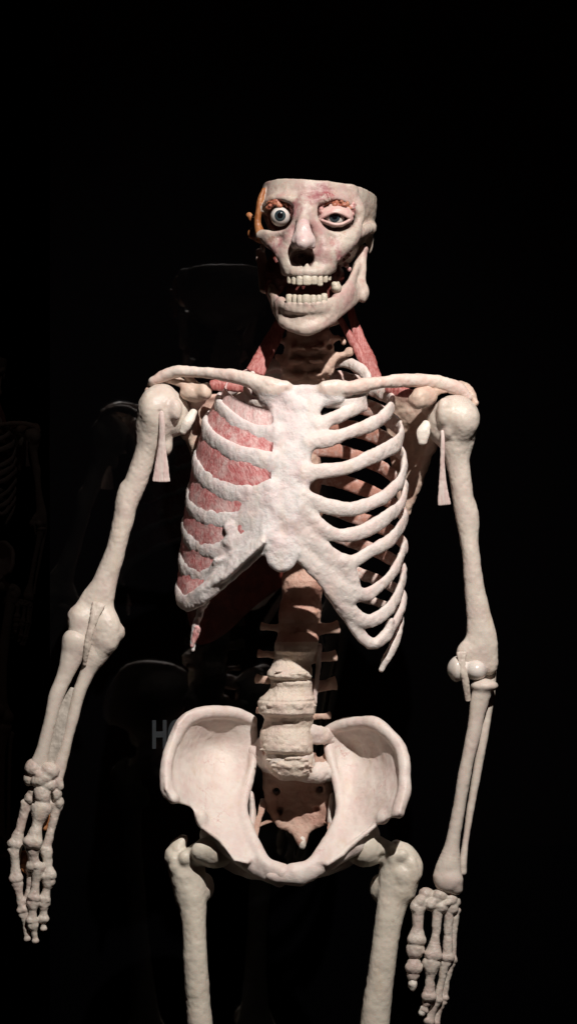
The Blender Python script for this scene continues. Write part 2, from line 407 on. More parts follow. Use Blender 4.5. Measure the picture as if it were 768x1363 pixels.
F.tube([(349, 327, -36), (352, 336, -36)], [3, 3.5], 2, 0)
# sockets and nasal opening
F.ell((371, 288, -64), (22, 36, 19.5), 6, 0, cut=True); F.ell((447, 288, -68), (24, 36, 19.5), 6, 0, cut=True)
F.tube([(405, 266, -78), (404, 285, -87), (403, 300, -95)], [8, 6.5, 7], 9, 0)
F.ell((402, 343, -88), (16, 30, 12.5), 4, 0, cut=True)
F.tube([(380, 360, -66), (385, 360, -76), (395, 361, -85), (410, 362, -88.5), (426, 361, -86), (436, 359, -77), (443, 356, -62)], [(6.5, 5)] * 7, 8, 0)
for x, d in ((385, -79), (391.5, -84), (399, -88), (408.5, -91), (418, -90), (426, -86.5), (433, -81)): F.tube([(x, 352, d + 5), (x, 363, d + 1)], [2.2, 3.4], 4, 0)
F.ell((358, 350, -40), (13, 30, 15), 8, 0, cut=True); F.ell((472, 357, -45), (18, 32, 21), 8, 0, cut=True)
# nose cartilage
F.tube([(403.5, 298, -95), (403.5, 313, -103), (403.5, 323, -107)], [6.5, 8, 9.5], 8, 1)
F.tube([(404, 306, -98), (395, 318, -98), (393, 326, -95)], [4, 6, 5], 9, 1); F.tube([(404, 306, -99), (412, 318, -99), (415, 326, -97)], [4, 6, 5], 9, 1)
F.ell((397, 336.5, -101), (6.5, 12, 6), 3, 1, cut=True); F.ell((411, 336.5, -102), (6.5, 12, 6), 3, 1, cut=True)
# shreds of dried tissue on the cheeks and brow
rng = random.Random(5)
for cx, cy, sx, sy, dd, n in ((374, 326, 6, 9, -70, 22), (446, 330, 6, 11, -79, 24), (430, 262, 10, 4, -80.5, 16)):
    for _ in range(n):
        a = (cx + rng.uniform(-sx, sx), cy + rng.uniform(-sy, sy)); e_ = rng.uniform(-.5, 2)
        F.tube([(a[0], a[1], dd + e_), (a[0] + rng.uniform(-3, 3), a[1] + rng.uniform(2, 6), dd + e_ - rng.uniform(0, 1.5))], [.9, .7], 2, 3 if cy > 300 else 0, n=1)
F.tube([(428, 317, -81), (437, 320, -80), (441, 317, -79)], [1.1, 1.3, 1.1], 2, 0); F.tube([(441, 317, -79), (441, 328, -80), (439, 340, -80)], [1.0, 1.2, .9], 2, 0)
F.ell((429, 226, 40), (66, 98, 42), 2, 0, cut=True)                            # hollow, calvaria sawn off
F.half((408, 237.5, -74), (.07, .02, 1), 1.5)
R = F.build(noise=((.9, 15), (.4, 5)), smooth=1)
SK = split(R, {0: ('skull', M_skull), 3: ('tissue_shreds', M_shred, 0), 1: ('nose_cartilage', M_nose, 0), 2: ('cheek_arch', M_orange, 0)}, ROOT)
skull = SK[0]; SK[2]['label'] = 'orange stained cheek arch'

def ball(name, c, r, m, parent, cap=None, cut=None, seg=48):
    """sphere, or the cap of it that looks along direction cap"""
    vs = []; qs = []; ax = np.array(cap if cap is not None else (0, -1, 0), float); ax /= np.linalg.norm(ax)
    u = np.cross(ax, (0, 0, 1)); u /= np.linalg.norm(u); w = np.cross(ax, u); mx = cut or math.pi; nr_ = 24
    for i in range(nr_ + 1):
        th = max(mx * i / nr_, 1e-4)
        if i == nr_ and not cut: th = math.pi - 1e-4
        for j in range(seg):
            a = 2 * math.pi * j / seg; vs.append(c + r * (math.cos(th) * ax + math.sin(th) * (math.cos(a) * u + math.sin(a) * w)))
    for i in range(nr_):
        for j in range(seg): qs.append((i * seg + j, i * seg + (j + 1) % seg, (i + 1) * seg + (j + 1) % seg, (i + 1) * seg + j))
    return mesh(name, np.array(vs), np.array(qs)[:, ::-1], m, parent)
for (c, gz) in ((P(373, 288, -63), (0, -1, .0)), (P(445, 289.5, -66), (0, -1, .0))):
    e = ball('eyeball', c, 12.8, M_sclera, ROOT)
    ball('iris', c, 12.92, M_iris, e, gz, .60); ball('pupil', c, 13.02, M_pupil, e, gz, .30)
    e['label'] = 'bulging bare eyeball' if c[0] < 30 else 'lidded eyeball'
# eyelids
F = Field(.6)
F.ell((446, 289, -58), (25, 22.5, 20), 0, 0)
F.ell((446, 289, -58), (22.5, 20, 18), .5, 0, cut=True)
F.half((446, 289, -66), (0, 1, 0), 1)
# almond opening between the lids
F.plate([(427, 291.5), (434, 286.5), (441, 283), (447, 282), (454, 284), (460, 287.5), (466, 290.5), (460, 295), (453, 297.5), (445, 297.5), (436, 295)], [(430, 290, -76), (446, 282, -76), (446, 298, -76), (464, 290, -76)], 22, 1.5, 0, edge=1.5, cut=True)
F.plate([(420, 295), (428, 295.5), (436, 299), (446, 301.5), (455, 301), (463, 296.5), (474, 291), (474, 330), (420, 330)], [(430, 310, -76), (446, 282, -76), (446, 318, -76), (464, 310, -76)], 30, 1, 0, edge=1, cut=True)
for p in ([(425, 291.5, -72), (434, 286.3, -79), (441, 282.6, -82), (447, 281.6, -82), (454, 283.6, -80), (461, 287.2, -75), (468, 290.6, -66)], [(425, 291.5, -72), (436, 295.4, -79), (445, 298.2, -81), (453, 298, -79), (460, 295.4, -75), (468, 290.6, -66)]):
    F.tube(p, [1.5, 1.9, 2, 2, 2, 1.8] + [1.4] * (len(p) - 6), 1.5, 0)
split(F.build(), {0: ('eyelids', M_lid, skull)}, ROOT)
# fat in the sockets
for box in ((356, 392, 266, 274, -70, -64), (427, 466, 267, 275, -76, -66), (385, 396, 272, 292, -66, -62), (424, 431, 270, 286, -72, -68), (463, 471, 270, 288, -60, -56)):
    F = Field(.7)
    for i in range(26):
        x = rng.uniform(box[0], box[1]); q = (x - box[0]) / (box[1] - box[0])
        F.ell((x, rng.uniform(box[2], box[3]) + (14 * (q - .5) ** 2 if box[1] - box[0] > 20 else 0), rng.uniform(box[4], box[5]) + 20 * (q - .5) ** 2), (rng.uniform(2.2, 4), rng.uniform(2.5, 5), rng.uniform(2, 3.6)), 1.5, 0)
    split(F.build(noise=((.4, 4),)), {0: ('orbital_fat', M_fat if box[1] - box[0] > 20 else M_shred, skull)}, ROOT)
split((lambda F: (F.ell((350.5, 279, -44), (3, 4, 4), 1), F.build())[1])(Field(.6)), {0: ('tear_gland', M_white, skull)}, ROOT)

# teeth
def tooth(parent, x, top, bot, w, d, back=8, up=True):
    F = Field(.5); h = (bot - top) / 2; cy = (top + bot) / 2
    if up: F.tube([(x, top + 2, d + 2.5), (x, cy, d + .8), (x, bot - 1.6, d)], [(w * .48, 3.4), (w * .57, 3.6), (w * .52, 2.2)], 0, 0, up=(1, 0, 0))
    else: F.tube([(x, top + 1.4, d), (x, cy, d + .6), (x, bot, d + 2)], [(w * .53, 2.2), (w * .55, 3.2), (w * .48, 3.2)], 0, 0, up=(1, 0, 0))
    split(F.build(), {0: ('tooth', M_tooth, parent)}, ROOT)
for x0, x1, b, d in ((382.5, 388.5, 376.8, -78), (388.5, 395, 378, -83), (395, 403.2, 379, -88), (403.2, 413.8, 379, -90.5), (413.8, 422, 378.2, -89.5), (422.4, 429.4, 380, -86), (429.6, 436, 375.5, -80), (435.5, 440.5, 373, -72)):
    tooth(skull, (x0 + x1) / 2, 362, b, x1 - x0, d)
F = Field(.6); F.ell((447.5, 383, -57), (7, 7.5, 6.5), 2); F.ell((446.5, 379, -58), (5.6, 6, 4.5), 1.5); F.ell((450, 376.5, -55), (2, 2, 2.4), 2); F.ell((444, 377, -60), (2, 2, 2.2), 2)
lone = split(F.build(noise=((.3, 5),)), {0: ('tooth', M_tooth, skull)}, ROOT)[0]; lone['label'] = 'single white molar standing alone'

# ---------------------------------------------------------------- mandible
F = Field(.8)
F.tube([(358, 378, 0), (364, 394, -26), (371, 410, -50), (386, 423, -68), (409, 427, -78), (432, 419, -73), (453, 408, -53), (469, 396, -28), (479, 385, -10)],
       [(10, 5), (12, 6), (13, 6), (13.5, 6), (14, 6), (13.5, 6), (12.5, 6), (11.5, 6), (11, 6)], 6)
F.tube([(378, 428, -62), (388, 435, -71), (398, 438, -78), (410, 439, -80), (424, 434, -77), (440, 425, -64)], [4, 5, 6, 6, 5, 4], 10)
F.tube([(450, 398, -52), (462, 385, -40), (470, 369, -24), (475, 352, -10)], [(8, 4.5), (8, 4.5), (7, 4), (4, 3.5)], 9)
F.tube([(483, 334, 4), (480, 348, -2), (477, 366, -8), (477, 388, -12)], [(5, 5), (7.5, 4.5), (10.5, 4.5), (11.5, 6)], 6, up=(1, 0, 0))
F.ell((484, 331, 6), (6, 8, 5.5), 4); F.ell((483, 394, -13), (5, 8, 8), 5); F.ell((487, 388, -9), (2.5, 5, 8), 4)
F.tube([(346, 334, 14), (349, 350, 8), (352, 366, 3), (355, 386, -6)], [(6, 4), (8, 4), (9, 4), (10, 5)], 5, up=(1, .4, 0))
F.tube([(374, 402, -58), (381, 408, -74), (392, 410, -83), (408, 410, -86), (424, 408, -83), (437, 403, -73), (452, 397, -54), (466, 386, -32)], [(6, 4)] * 8, 9)
for x, d in ((385, -80), (392, -84), (399, -88), (407.5, -90), (417, -89.5), (424.5, -86), (431.5, -79)): F.tube([(x, 412, d + 4), (x, 404, d + 1)], [2.4, 3.4], 4, 0)
jaw = split(F.build(noise=((1.0, 16), (.45, 5)), smooth=1), {0: ('mandible', M_jaw)}, ROOT)[0]
for x0, x1, t_, b, d in ((381, 389, 391.5, 405, -80), (389, 395.5, 392, 406, -84), (395.5, 402.5, 392.5, 406, -88), (402.5, 412.8, 392, 406, -90), (412.8, 421, 392.5, 406.5, -89.5), (421, 428, 392.5, 405, -86), (427.5, 435.5, 390.5, 403, -79)):
    tooth(jaw, (x0 + x1) / 2, t_, b, x1 - x0, d, up=False)

F = Field(1.0)                                                                   # dark tissue at the back, added to darken the mouth and shade the neck
F.ell((414, 388, -36), (32, 20, 30), 6); F.ell((420, 366, -22), (38, 24, 22), 8); F.ell((418, 408, -14), (34, 26, 22), 8); F.ell((410, 412, -46), (28, 30, 13), 8); F.ell((370, 362, -8), (17, 18, 27), 10); F.ell((362, 384, -6), (9, 14, 16), 8)
split(F.build(noise=((1.2, 8), (.5, 3)), smooth=1), {0: ('mouth_blocking_tissue', flesh('mouth_tissue', (.085, .018, .014), (.16, .045, .035), (160, 160, 160), .5))}, ROOT)
F = Field(.6)
for p, r in (((463, 340, -34), 4), ((461, 352, -32), 3.6), ((464, 358, -30), 3), ((458, 346, -36), 3), ((466, 333, -30), 3)): F.ell(p, r, 2)
split(F.build(noise=((.7, 4),)), {0: ('tissue_scrap', M_shred)}, ROOT)
# ---------------------------------------------------------------- neck muscles
def strand(name, pts, rad, m, up=(1, 0, 0), noise=((.8, 9), (.4, 3)), parent=None, h=.9, lab=None):
    F = Field(h); F.tube(pts, rad, 1, 0, up=up)
    o = split(F.build(noise=noise), {0: (name, m, parent or ROOT)}, ROOT)[0]
    if lab: o['label'] = lab
    return o
strand('neck_muscle', [(376, 424, 30), (366, 446, 24), (353, 470, 10), (340, 494, -2)], [(7, 4), (11, 5), (12, 5), (13, 4)], M_redmus)
strand('neck_muscle', [(463, 396, 32), (471, 428, 28), (482, 458, 18), (492, 482, 6), (500, 504, -4)], [(5, 4), (6, 4), (8, 4), (9, 4), (8, 4)], M_redmus)
strand('neck_muscle', [(448, 416, 18), (460, 438, 16), (474, 462, 12), (488, 488, 4)], [(3.5, 3), (4.5, 3), (6, 4), (7, 4)], M_redmus)
# ---------------------------------------------------------------- spine
F = Field(1.0); parts = {}; n = 0
lum = [  # py, px, radius, front depth; discs and vertebral bodies alternate
    (735, 404, 27, 38), (752, 404, 25.5, 41), (764, 404, 28, 36), (772, 404, 29.5, 32), (782, 403, 29, 32), (787, 402.5, 27.5, 35), (797, 401, 26, 38), (807, 400, 27.5, 32), (813, 399.5, 29, 26), (823, 398.5, 28.5, 26), (828, 398, 27.5, 29), (840, 397, 26.5, 30), (850, 396, 28, 21), (857, 395, 29.5, 14), (866, 394, 29, 14), (870, 393.5, 27, 18),
    (878, 391, 25.5, 21), (886, 388.5, 26.5, 16), (893, 386, 29.5, 6), (898, 385.5, 30.5, 2), (901, 386, 29.5, 4), (903.5, 387, 27.5, 9), (907, 388, 28.5, 7), (913, 388, 28, 9), (919, 386.5, 29.5, 7), (925, 384, 33.5, 3), (929, 382.5, 38, -3), (930.5, 382, 37, -1), (933, 382, 39.5, -5), (940, 382, 39, -4), (947, 382, 39, -5), (950, 382.5, 37, -1), (952, 383, 34, 5), (957, 384.5, 33, 8), (966, 382, 33, 9), (974, 380.5, 34.5, 5), (982, 380.5, 35, 2), (992, 381.5, 34.5, -1), (997, 382.5, 34, -2), (1000, 384, 32.5, 2), (1003, 386, 29, 10), (1007, 386.5, 31, 6), (1013, 386.5, 31.5, 4), (1021, 386, 30, 5), (1030, 386, 26, 9), (1037, 386, 17, 18)]
F.column(lum)
for y, x, d in ((775, 403, 100), (835, 398, 92), (895, 390, 84), (955, 384, 84)):       # arches behind the bodies
    F.tube([(x, y - 32, d - 20), (x, y, d), (x, y + 32, d - 18)], [(22, 14)] * 3, 6, 0, up=(1, 0, 0))
for y, x, r, d in ((940, 382, 39.5, -4), (897, 385.5, 30, 3), (994, 382, 34, -1), (1018, 386, 30, 4), (1027, 386, 27, 8), (1012, 386, 31, 4)):        # craggy rims low on the column
    for i in range(9):
        a = rng.uniform(-2.8, -.3)
        F.ell((x + math.cos(a) * r * .95, y + rng.uniform(-4, 4), d + r * .85 + math.sin(a) * r * .81), (rng.uniform(3, 7), 2.4, rng.uniform(1.2, 2.6)), 2.5, 0)
for m_, (y, x, sx, L, hh) in enumerate(((836, 428, 1, 22, 9), (874, 426, 1, 21, 8), (912, 424, 1, 23, 10), (953, 424, 1, 15, 5), (835, 366, -1, 18, 6), (871, 362, -1, 18, 6), (905, 362, -1, 21, 7), (946, 352, -1, 10, 4.5))):
    F.tube([(x - sx * 18, y + 2, 52), (x, y, 50), (x + sx * L * .6, y - hh * .1, 50), (x + sx * L, y - hh * .3, 52)], [(hh + 2, 4), (hh * .85, 3), (hh * .8, 2.4), (hh * 1.05, 2)], 4, 101 + m_)
# label bands: discs and vertebrae
R = F.build(noise=((1.0, 13), (.7, 6), (.3, 2.6)))
v, q, vl, nr = R; pyv = 681 - v[:, 2] * D / (D + v[:, 1])
disc = [(768, 784), (810, 826), (854, 870), (898, 905), (930, 951), (999, 1006)]
edges = sorted([e for a in disc for e in a]); bandi = np.searchsorted(edges, pyv)
LP = {}
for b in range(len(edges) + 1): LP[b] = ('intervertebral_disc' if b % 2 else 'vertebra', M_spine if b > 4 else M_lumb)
for m_ in range(8): LP[101 + m_] = ('transverse_process', M_neck)
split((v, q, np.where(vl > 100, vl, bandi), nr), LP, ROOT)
# thoracic and cervical column
F = Field(1.1); pts = []; rad = []
ct = [(404, 738, 62), (402, 680, 78), (400, 620, 84), (401, 560, 74), (404, 515, 52), (408, 480, 40), (412, 450, 40), (416, 415, 44), (420, 385, 50)]
C = catmull([P(*c) for c in ct], 8)
for i, c in enumerate(C):
    lo = i % 4 < 2; r = (25 if i < 34 else 24) * (1.08 if lo else .92); pts.append(c); rad.append((r, r * .8))
F.tube(pts, rad, 3, 0, up=(1, 0, 0), n=2, raw=True)
F.column([(y, x, r, d) for y, x, r, d in ((440, 413, 25, 12), (447, 412, 28, 8), (452, 411, 29, 7), (457, 411, 26, 12), (461, 410, 27, 11), (466, 410, 30, 7), (470, 409, 30, 7), (475, 409, 27, 13), (480, 408, 28, 11), (485, 407, 31, 8), (489, 407, 31, 9), (494, 406, 29, 16), (499, 406, 31, 14), (506, 405, 34, 14), (514, 404, 33, 22))], 5, 0, depth=.6)
for x, y, d in ((395, 500, 8), (418, 499, 8), (396, 481, 2), (420, 480, 2), (398, 463, 0), (423, 462, 0)): F.ell((x, y, d), (9, 6, 4), 5, 0)
F.tube([(430, 444, 14), (436, 466, 16), (434, 492, 18)], [9, 10, 10], 10, 0); F.tube([(390, 446, 14), (386, 470, 16), (384, 496, 18)], [9, 9, 9], 10, 0)
for x, y, d, sx, r in ((440, 478, 22, 1, 7), (440, 454, 22, 1, 5), (440, 430, 26, 1, 6), (380, 480, 26, -1, 6), (384, 458, 26, -1, 6)):
    F.tube([(x - sx * 12, y + 2, d), (x, y - 2, d - 3), (x + sx * 10, y - 5, d - 3)], [r + 2, r, r * .8], 6, 0)
F.tube([(446, 476, 18), (458, 471, 16), (466, 468, 16)], [6, 5, 6.5], 5, 0); F.ell((457, 453, 20), (4, 4, 6), 3, 0); F.tube([(436, 442, 8), (439, 450, 6)], [2.6, 2.4], 3, 0)
F.ell((438, 460, 6), (5, 7, 3.4), 3, 0, cut=True)
for y, d in ((700, 108), (640, 116), (580, 110), (530, 90), (490, 76)):
    F.tube([(403, y - 10, d - 20), (403, y + 20, d + 12)], [(8, 8), (5, 5)], 5, 0)
v, q, vl, nr = F.build(noise=((2.2, 11), (1.0, 5)), smooth=1)
pyv = 681 - v[:, 2] * D / (D + v[:, 1]); edges = [410, 440, 470, 500, 540, 580, 620, 660, 700]
split((v, q, np.searchsorted(edges, pyv), nr), {b: ('vertebra', M_neck) for b in range(10)}, ROOT)

strand('spinal_ligament', [(426, 858, 34), (424, 885, 36), (421, 910, 34), (419, 935, 32)], [(3, 2), (3.2, 2), (3, 2), (3, 2)], M_tendon)
# ---------------------------------------------------------------- rib cage
F = Field(1.2); TH = {1: ('sternum', M_chest)}
st = [(400, 512), (424, 512), (434, 520), (431, 540), (422, 556), (420, 580), (415, 600), (414, 640), (406, 665), (400, 690), (392, 708), (384, 722), (364, 720), (358, 704), (356, 670), (357, 640), (357, 600), (362, 570), (358, 545), (352, 530), (354, 518), (376, 514), (384, 518)]
F.plate(st, [(390, 520, -60), (392, 560, -72), (388, 620, -86), (380, 680, -92), (372, 718, -89), (430, 560, -67), (355, 560, -63), (416, 640, -83), (356, 640, -83), (358, 700, -87)], 7, 6, 1, edge=7)
F.plate([(358, 722), (366, 714), (382, 714), (393, 720), (396, 734), (392, 748), (383, 758), (370, 760), (359, 752), (354, 738)], [(375, 715, -92), (375, 758, -97), (355, 738, -93), (395, 738, -93)], 6, 4, 1, edge=5)
for i in range(16):                                                              # uneven front of the breastbone
    y = rng.uniform(525, 700); F.ell((387 - (y - 520) * .06 + rng.uniform(-18, 18), y, -66 - (y - 520) * .15), (rng.uniform(9, 15), 5, rng.uniform(8, 14)), 3, 1)
F.tube([(372, 700, -89), (374, 722, -94)], [(16, 6), (15, 6)], 6, 1, up=(1, 0, 0)); F.ell((375, 737, -98), (20.5, 6.5, 23), 4, 1)
F.ell((392, 522, -60), (34, 5, 9), 6, 1); F.ell((440, 530, -60), (17, 8, 8), 8, 1); F.ell((362, 530, -58), (17, 8, 9), 8, 1)
ribR = {
 10: ([(424, 566, -72), (436, 560, -70), (452, 553, -60), (470, 546, -48), (484, 538, -34)], [(10, 7), (9, 6), (9, 6), (9, 6), (10, 6)], 10),
 11: ([(408, 590, -82), (436, 584, -78), (464, 575, -67), (490, 567, -48), (508, 556, -30), (521, 541, -2), (517, 528, 30), (494, 516, 62), (455, 505, 84), (416, 500, 62)], None, 9.5),
 12: ([(404, 630, -89), (432, 627, -85), (462, 621, -75), (488, 612, -58), (508, 603, -42), (530, 586, -8), (530, 568, 32), (503, 549, 72), (458, 534, 92), (416, 530, 68)], None, 10),
 13: ([(402, 658, -92), (416, 666, -91), (438, 674, -87), (471, 678, -75), (508, 663, -50), (531, 641, -18), (537, 618, 5), (534, 604, 35), (505, 582, 76), (458, 566, 96), (416, 562, 72)], None, 9.8),
 14: ([(399, 676, -93), (415, 691, -91), (440, 708, -85), (462, 712, -78), (488, 704, -64), (514, 690, -46), (534, 671, -14), (538, 655, 10), (536, 645, 36), (508, 622, 80), (458, 602, 98), (416, 597, 72)], None, 9.2),
 15: ([(391, 694, -94), (413, 716, -90), (438, 737, -83), (464, 746, -74), (494, 734, -60), (520, 717, -40), (535, 700, -10), (538, 690, 14), (536, 684, 36), (510, 662, 80), (458, 641, 98), (416, 632, 72)], None, 9),
 16: ([(388, 706, -93), (405, 732, -88), (436, 764, -80), (466, 788, -70), (488, 790, -60), (510, 776, -45), (526, 756, -24), (535, 735, 4), (536, 722, 34), (510, 700, 80), (458, 682, 96), (416, 668, 68)], None, 8.2),
 17: ([(386, 720, -91), (410, 749, -87), (440, 783, -78), (468, 812, -66), (490, 826, -56), (512, 814, -45), (526, 797, -28), (535, 774, 0), (535, 757, 32), (508, 738, 78), (458, 718, 92), (416, 702, 64)], None, 8.5),
 18: ([(440, 788, -74), (452, 806, -68), (462, 822, -63), (477, 842, -56), (494, 856, -48), (512, 849, -40), (526, 830, -25), (535, 806, 2), (534, 788, 32), (508, 773, 74), (458, 754, 88), (416, 738, 60)], None, 7.2),
 19: ([(508, 889, -12), (515, 876, -10), (524, 860, -6), (531, 840, 4), (532, 815, 32), (506, 803, 70), (460, 790, 82), (416, 772, 58)], [(4, 4), (6, 5), (6.5, 4.5), (6, 4), (6, 4), (6, 4), (6, 4), (6, 5)], 0)}
ribL = {
 31: ([(366, 582, -78), (333, 573, -64), (306, 557, -42), (292, 541, -8), (300, 522, 40), (335, 505, 78), (388, 500, 62)], 11.5),
 32: ([(362, 618, -88), (340, 613, -81), (313, 603, -68), (286, 588, -36), (274, 570, 8), (290, 550, 62), (340, 532, 92), (388, 530, 68)], 12),
 33: ([(362, 652, -92), (334, 660, -84), (296, 651, -60), (268, 633, -22), (263, 610, 20), (285, 585, 72), (340, 562, 97), (388, 562, 72)], 12.5),
 34: ([(362, 674, -94), (340, 684, -88), (313, 693, -76), (281, 692, -52), (257, 676, -12), (255, 655, 25), (280, 622, 78), (340, 600, 98), (388, 597, 72)], 11.5),
 35: ([(360, 694, -94), (332, 710, -85), (308, 724, -75), (278, 731, -52), (252, 717, -10), (250, 695, 30), (280, 664, 80), (340, 640, 98), (388, 632, 72)], 11),
 36: ([(358, 704, -93), (328, 732, -82), (300, 756, -68), (272, 769, -48), (249, 757, -10), (246, 735, 30), (278, 705, 80), (340, 680, 96), (388, 668, 68)], 10.5),
 37: ([(358, 713, -96), (330, 740, -88), (300, 767, -77), (270, 792, -60), (247, 802, -28), (241, 780, 20), (276, 745, 76), (340, 718, 92), (388, 702, 64)], 9.5)}
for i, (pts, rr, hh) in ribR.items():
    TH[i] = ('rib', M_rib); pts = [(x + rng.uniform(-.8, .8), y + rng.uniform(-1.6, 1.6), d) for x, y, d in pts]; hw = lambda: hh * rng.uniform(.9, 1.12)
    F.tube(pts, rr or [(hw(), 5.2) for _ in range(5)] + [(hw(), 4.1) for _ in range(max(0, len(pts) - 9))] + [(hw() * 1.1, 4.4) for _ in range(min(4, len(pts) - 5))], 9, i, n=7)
for i, (pts, hh) in ribL.items():
    TH[i] = ('rib', M_chest)
    pts = [(x, y + rng.uniform(-1.5, 1.5), d) for x, y, d in pts]
    F.tube(pts, [((hh + 1.8) * rng.uniform(.9, 1.12), 6.2) for _ in range(len(pts) - 3)] + [(hh * .8, 5)] * 3, 9, i, n=7)
F.tube([(476, 790, -66), (468, 765, -72), (456, 745, -78)], [(7, 5), (9, 5), (8, 5)], 6, 16)          # fused costal margin
F.tube([(432, 745, -82), (452, 770, -76), (470, 795, -68)], [(9, 5), (14, 5), (10, 5)], 6, 16)
F.tube([(500, 856, -46), (514, 840, -36), (520, 826, -34)], [5, 5, 4], 4, 18)
F.tube([(306, 700, -78), (310, 712, -78), (306, 722, -76)], [(9, 6)] * 3, 6, 35, up=(1, 0, 0))
F.plate([(352, 704), (300, 745), (280, 765), (262, 790), (300, 772), (354, 722)], [(352, 712, -96), (300, 758, -76), (272, 780, -58), (325, 735, -88)], 7, 5, 37)
F.plate([(285, 744), (300, 740), (330, 722), (318, 740), (296, 760), (278, 766)], [(352, 712, -92), (300, 750, -69), (272, 772, -48), (325, 728, -83)], 6, 5, 36)
# first ribs over the top, behind the collar bones
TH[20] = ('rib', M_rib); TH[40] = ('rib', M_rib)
F.tube([(424, 500, 36), (448, 482, 34), (472, 486, 12), (488, 502, -14), (486, 522, -34), (470, 534, -46), (436, 534, -60)], [(5, 6), (7, 5), (7.5, 4.5), (7.5, 4.5), (8, 4.5), (8, 5), (8, 5)], 4, 20, up=(.4, 0, 1))
F.tube([(392, 500, 36), (370, 484, 34), (348, 492, 12), (332, 508, -14), (330, 528, -34), (342, 536, -48), (360, 536, -60)], [(5, 6), (7, 5), (7.5, 4.5), (7.5, 4.5), (8, 4.5), (8, 5), (8, 5)], 4, 40, up=(-.4, 0, 1))
TH[50] = ('clavicle', M_clav); TH[51] = ('clavicle', M_clav)
F.tube([(380, 514, -64), (366, 514, -64), (345, 509, -59), (315, 501, -46), (288, 497, -30), (262, 495, -16), (238, 494, -6), (220, 499, 2), (206, 507, 8)], [(8, 8), (11, 9), (10.5, 8), (9, 7), (7.5, 6.5), (7.5, 7), (8, 8), (8, 9), (7, 8)], 6, 50, n=6)
F.ell((366, 520, -60), (14, 9, 10), 8, 50); F.ell((348, 517, -56), (12, 7, 9), 8, 50)
F.tube([(432, 516, -64), (446, 516, -62), (464, 516, -57), (488, 511, -46), (513, 508, -34), (540, 506, -20), (566, 507, -8), (592, 511, 2), (612, 519, 8), (622, 528, 10)], [(9, 8), (11.5, 9), (10, 8), (8.5, 7), (8, 7), (8.5, 7.5), (9.5, 8), (10, 9), (9, 9), (6, 7)], 6, 51, n=6)
F.ell((442, 519, -61), (14, 9, 10), 6, 51)
R = F.build(noise=((1.0, 15), (.5, 6), (.25, 2.8)), smooth=1)
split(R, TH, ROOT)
# dangling end of the lowest left rib
o = strand('rib', [(272, 800, -44), (265, 820, -36), (259, 838, -32), (256, 864, -30)], [(6, 4), (5, 4), (4, 3.5), (2.5, 2.5)], M_chest, noise=((1.8, 7), (.7, 3)), lab='thin ragged rib end hanging down')
strand('muscle_scrap', [(263, 836, -36), (259, 848, -33), (256, 858, -32)], [(4.5, 3), (4, 3), (3, 3)], M_muscle, noise=((1.2, 5), (.5, 2)), parent=o)

# muscle between the left ribs: a sheet per gap
def sheet(name, A, B, m, a0=0., a1=1., inset=2.5, th=2.2, na=70, nb=9, lab=None):
    def res(pts):
        C = catmull([P(*p) for p in pts], 10); L = np.concatenate([[0], np.cumsum(np.linalg.norm(np.diff(C, axis=0), axis=1))]); t = np.linspace(a0, a1, na) * L[-1]
        return np.stack([np.interp(t, L, C[:, i]) for i in range(3)], 1)
    a, b = res(A), res(B); g = np.linspace(0, 1, nb)[None, :, None]; G = a[:, None] * (1 - g) + b[:, None] * g
    ctr = np.array([0, 0, 0.]); du = np.gradient(G, axis=0); dv = np.gradient(G, axis=1); nn = np.cross(du, dv); nn /= np.maximum(np.linalg.norm(nn, axis=2, keepdims=True), 1e-9)
    mid = P(392, 650, 0); 
    if ((G - mid) * nn).sum(2).mean() < 0: nn = -nn
    wob = vnoise((G.reshape(-1, 3)) / 6.0).reshape(na, nb)[..., None] * 1.1
    o_ = (G + nn * (-inset + wob)).reshape(-1, 3); i_ = (G - nn * (inset + th)).reshape(-1, 3); n = na * nb; q = []
    for i in range(na - 1):
        for j in range(nb - 1):
            c = i * nb + j; q.append((c, c + nb, c + nb + 1, c + 1)); q.append((n + c, n + c + 1, n + c + nb + 1, n + c + nb))
    rim = [i * nb for i in range(na)] + [(na - 1) * nb + j for j in range(1, nb)] + [i * nb + nb - 1 for i in range(na - 2, -1, -1)] + [j for j in range(nb - 2, 0, -1)]
    for i in range(len(rim)): c, d = rim[i], rim[(i + 1) % len(rim)]; q.append((c, d, n + d, n + c))
    return mesh(name, np.concatenate([o_, i_]), np.array(q), m, ROOT, label=lab)
M_pale = flesh('pale_muscle', (.70, .42, .40), (.78, .62, .58), (420, 420, 120), .7)
top = [(364, 548, -66), (335, 540, -56), (312, 528, -36), (302, 516, -6), (312, 500, 36), (340, 490, 60), (388, 488, 50)]
seq = [top] + [ribL[i][0] for i in range(31, 38)]
for i in range(7):
    sheet('intercostal_muscle', seq[i], seq[i + 1], M_muscle if i else M_pale, 0, .97, inset=-4.6 if i else -2.5, lab='pale pink muscle under the collar bone' if i == 0 else None)

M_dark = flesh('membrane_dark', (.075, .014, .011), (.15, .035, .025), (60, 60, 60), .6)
sheet('diaphragm_remnant', ribL[37][0][3:], [(258, 828, -20), (256, 846, 6), (268, 858, 40), (300, 842, 74), (340, 806, 88), (388, 772, 70)], M_dark, 0, 1, inset=1, nb=14)
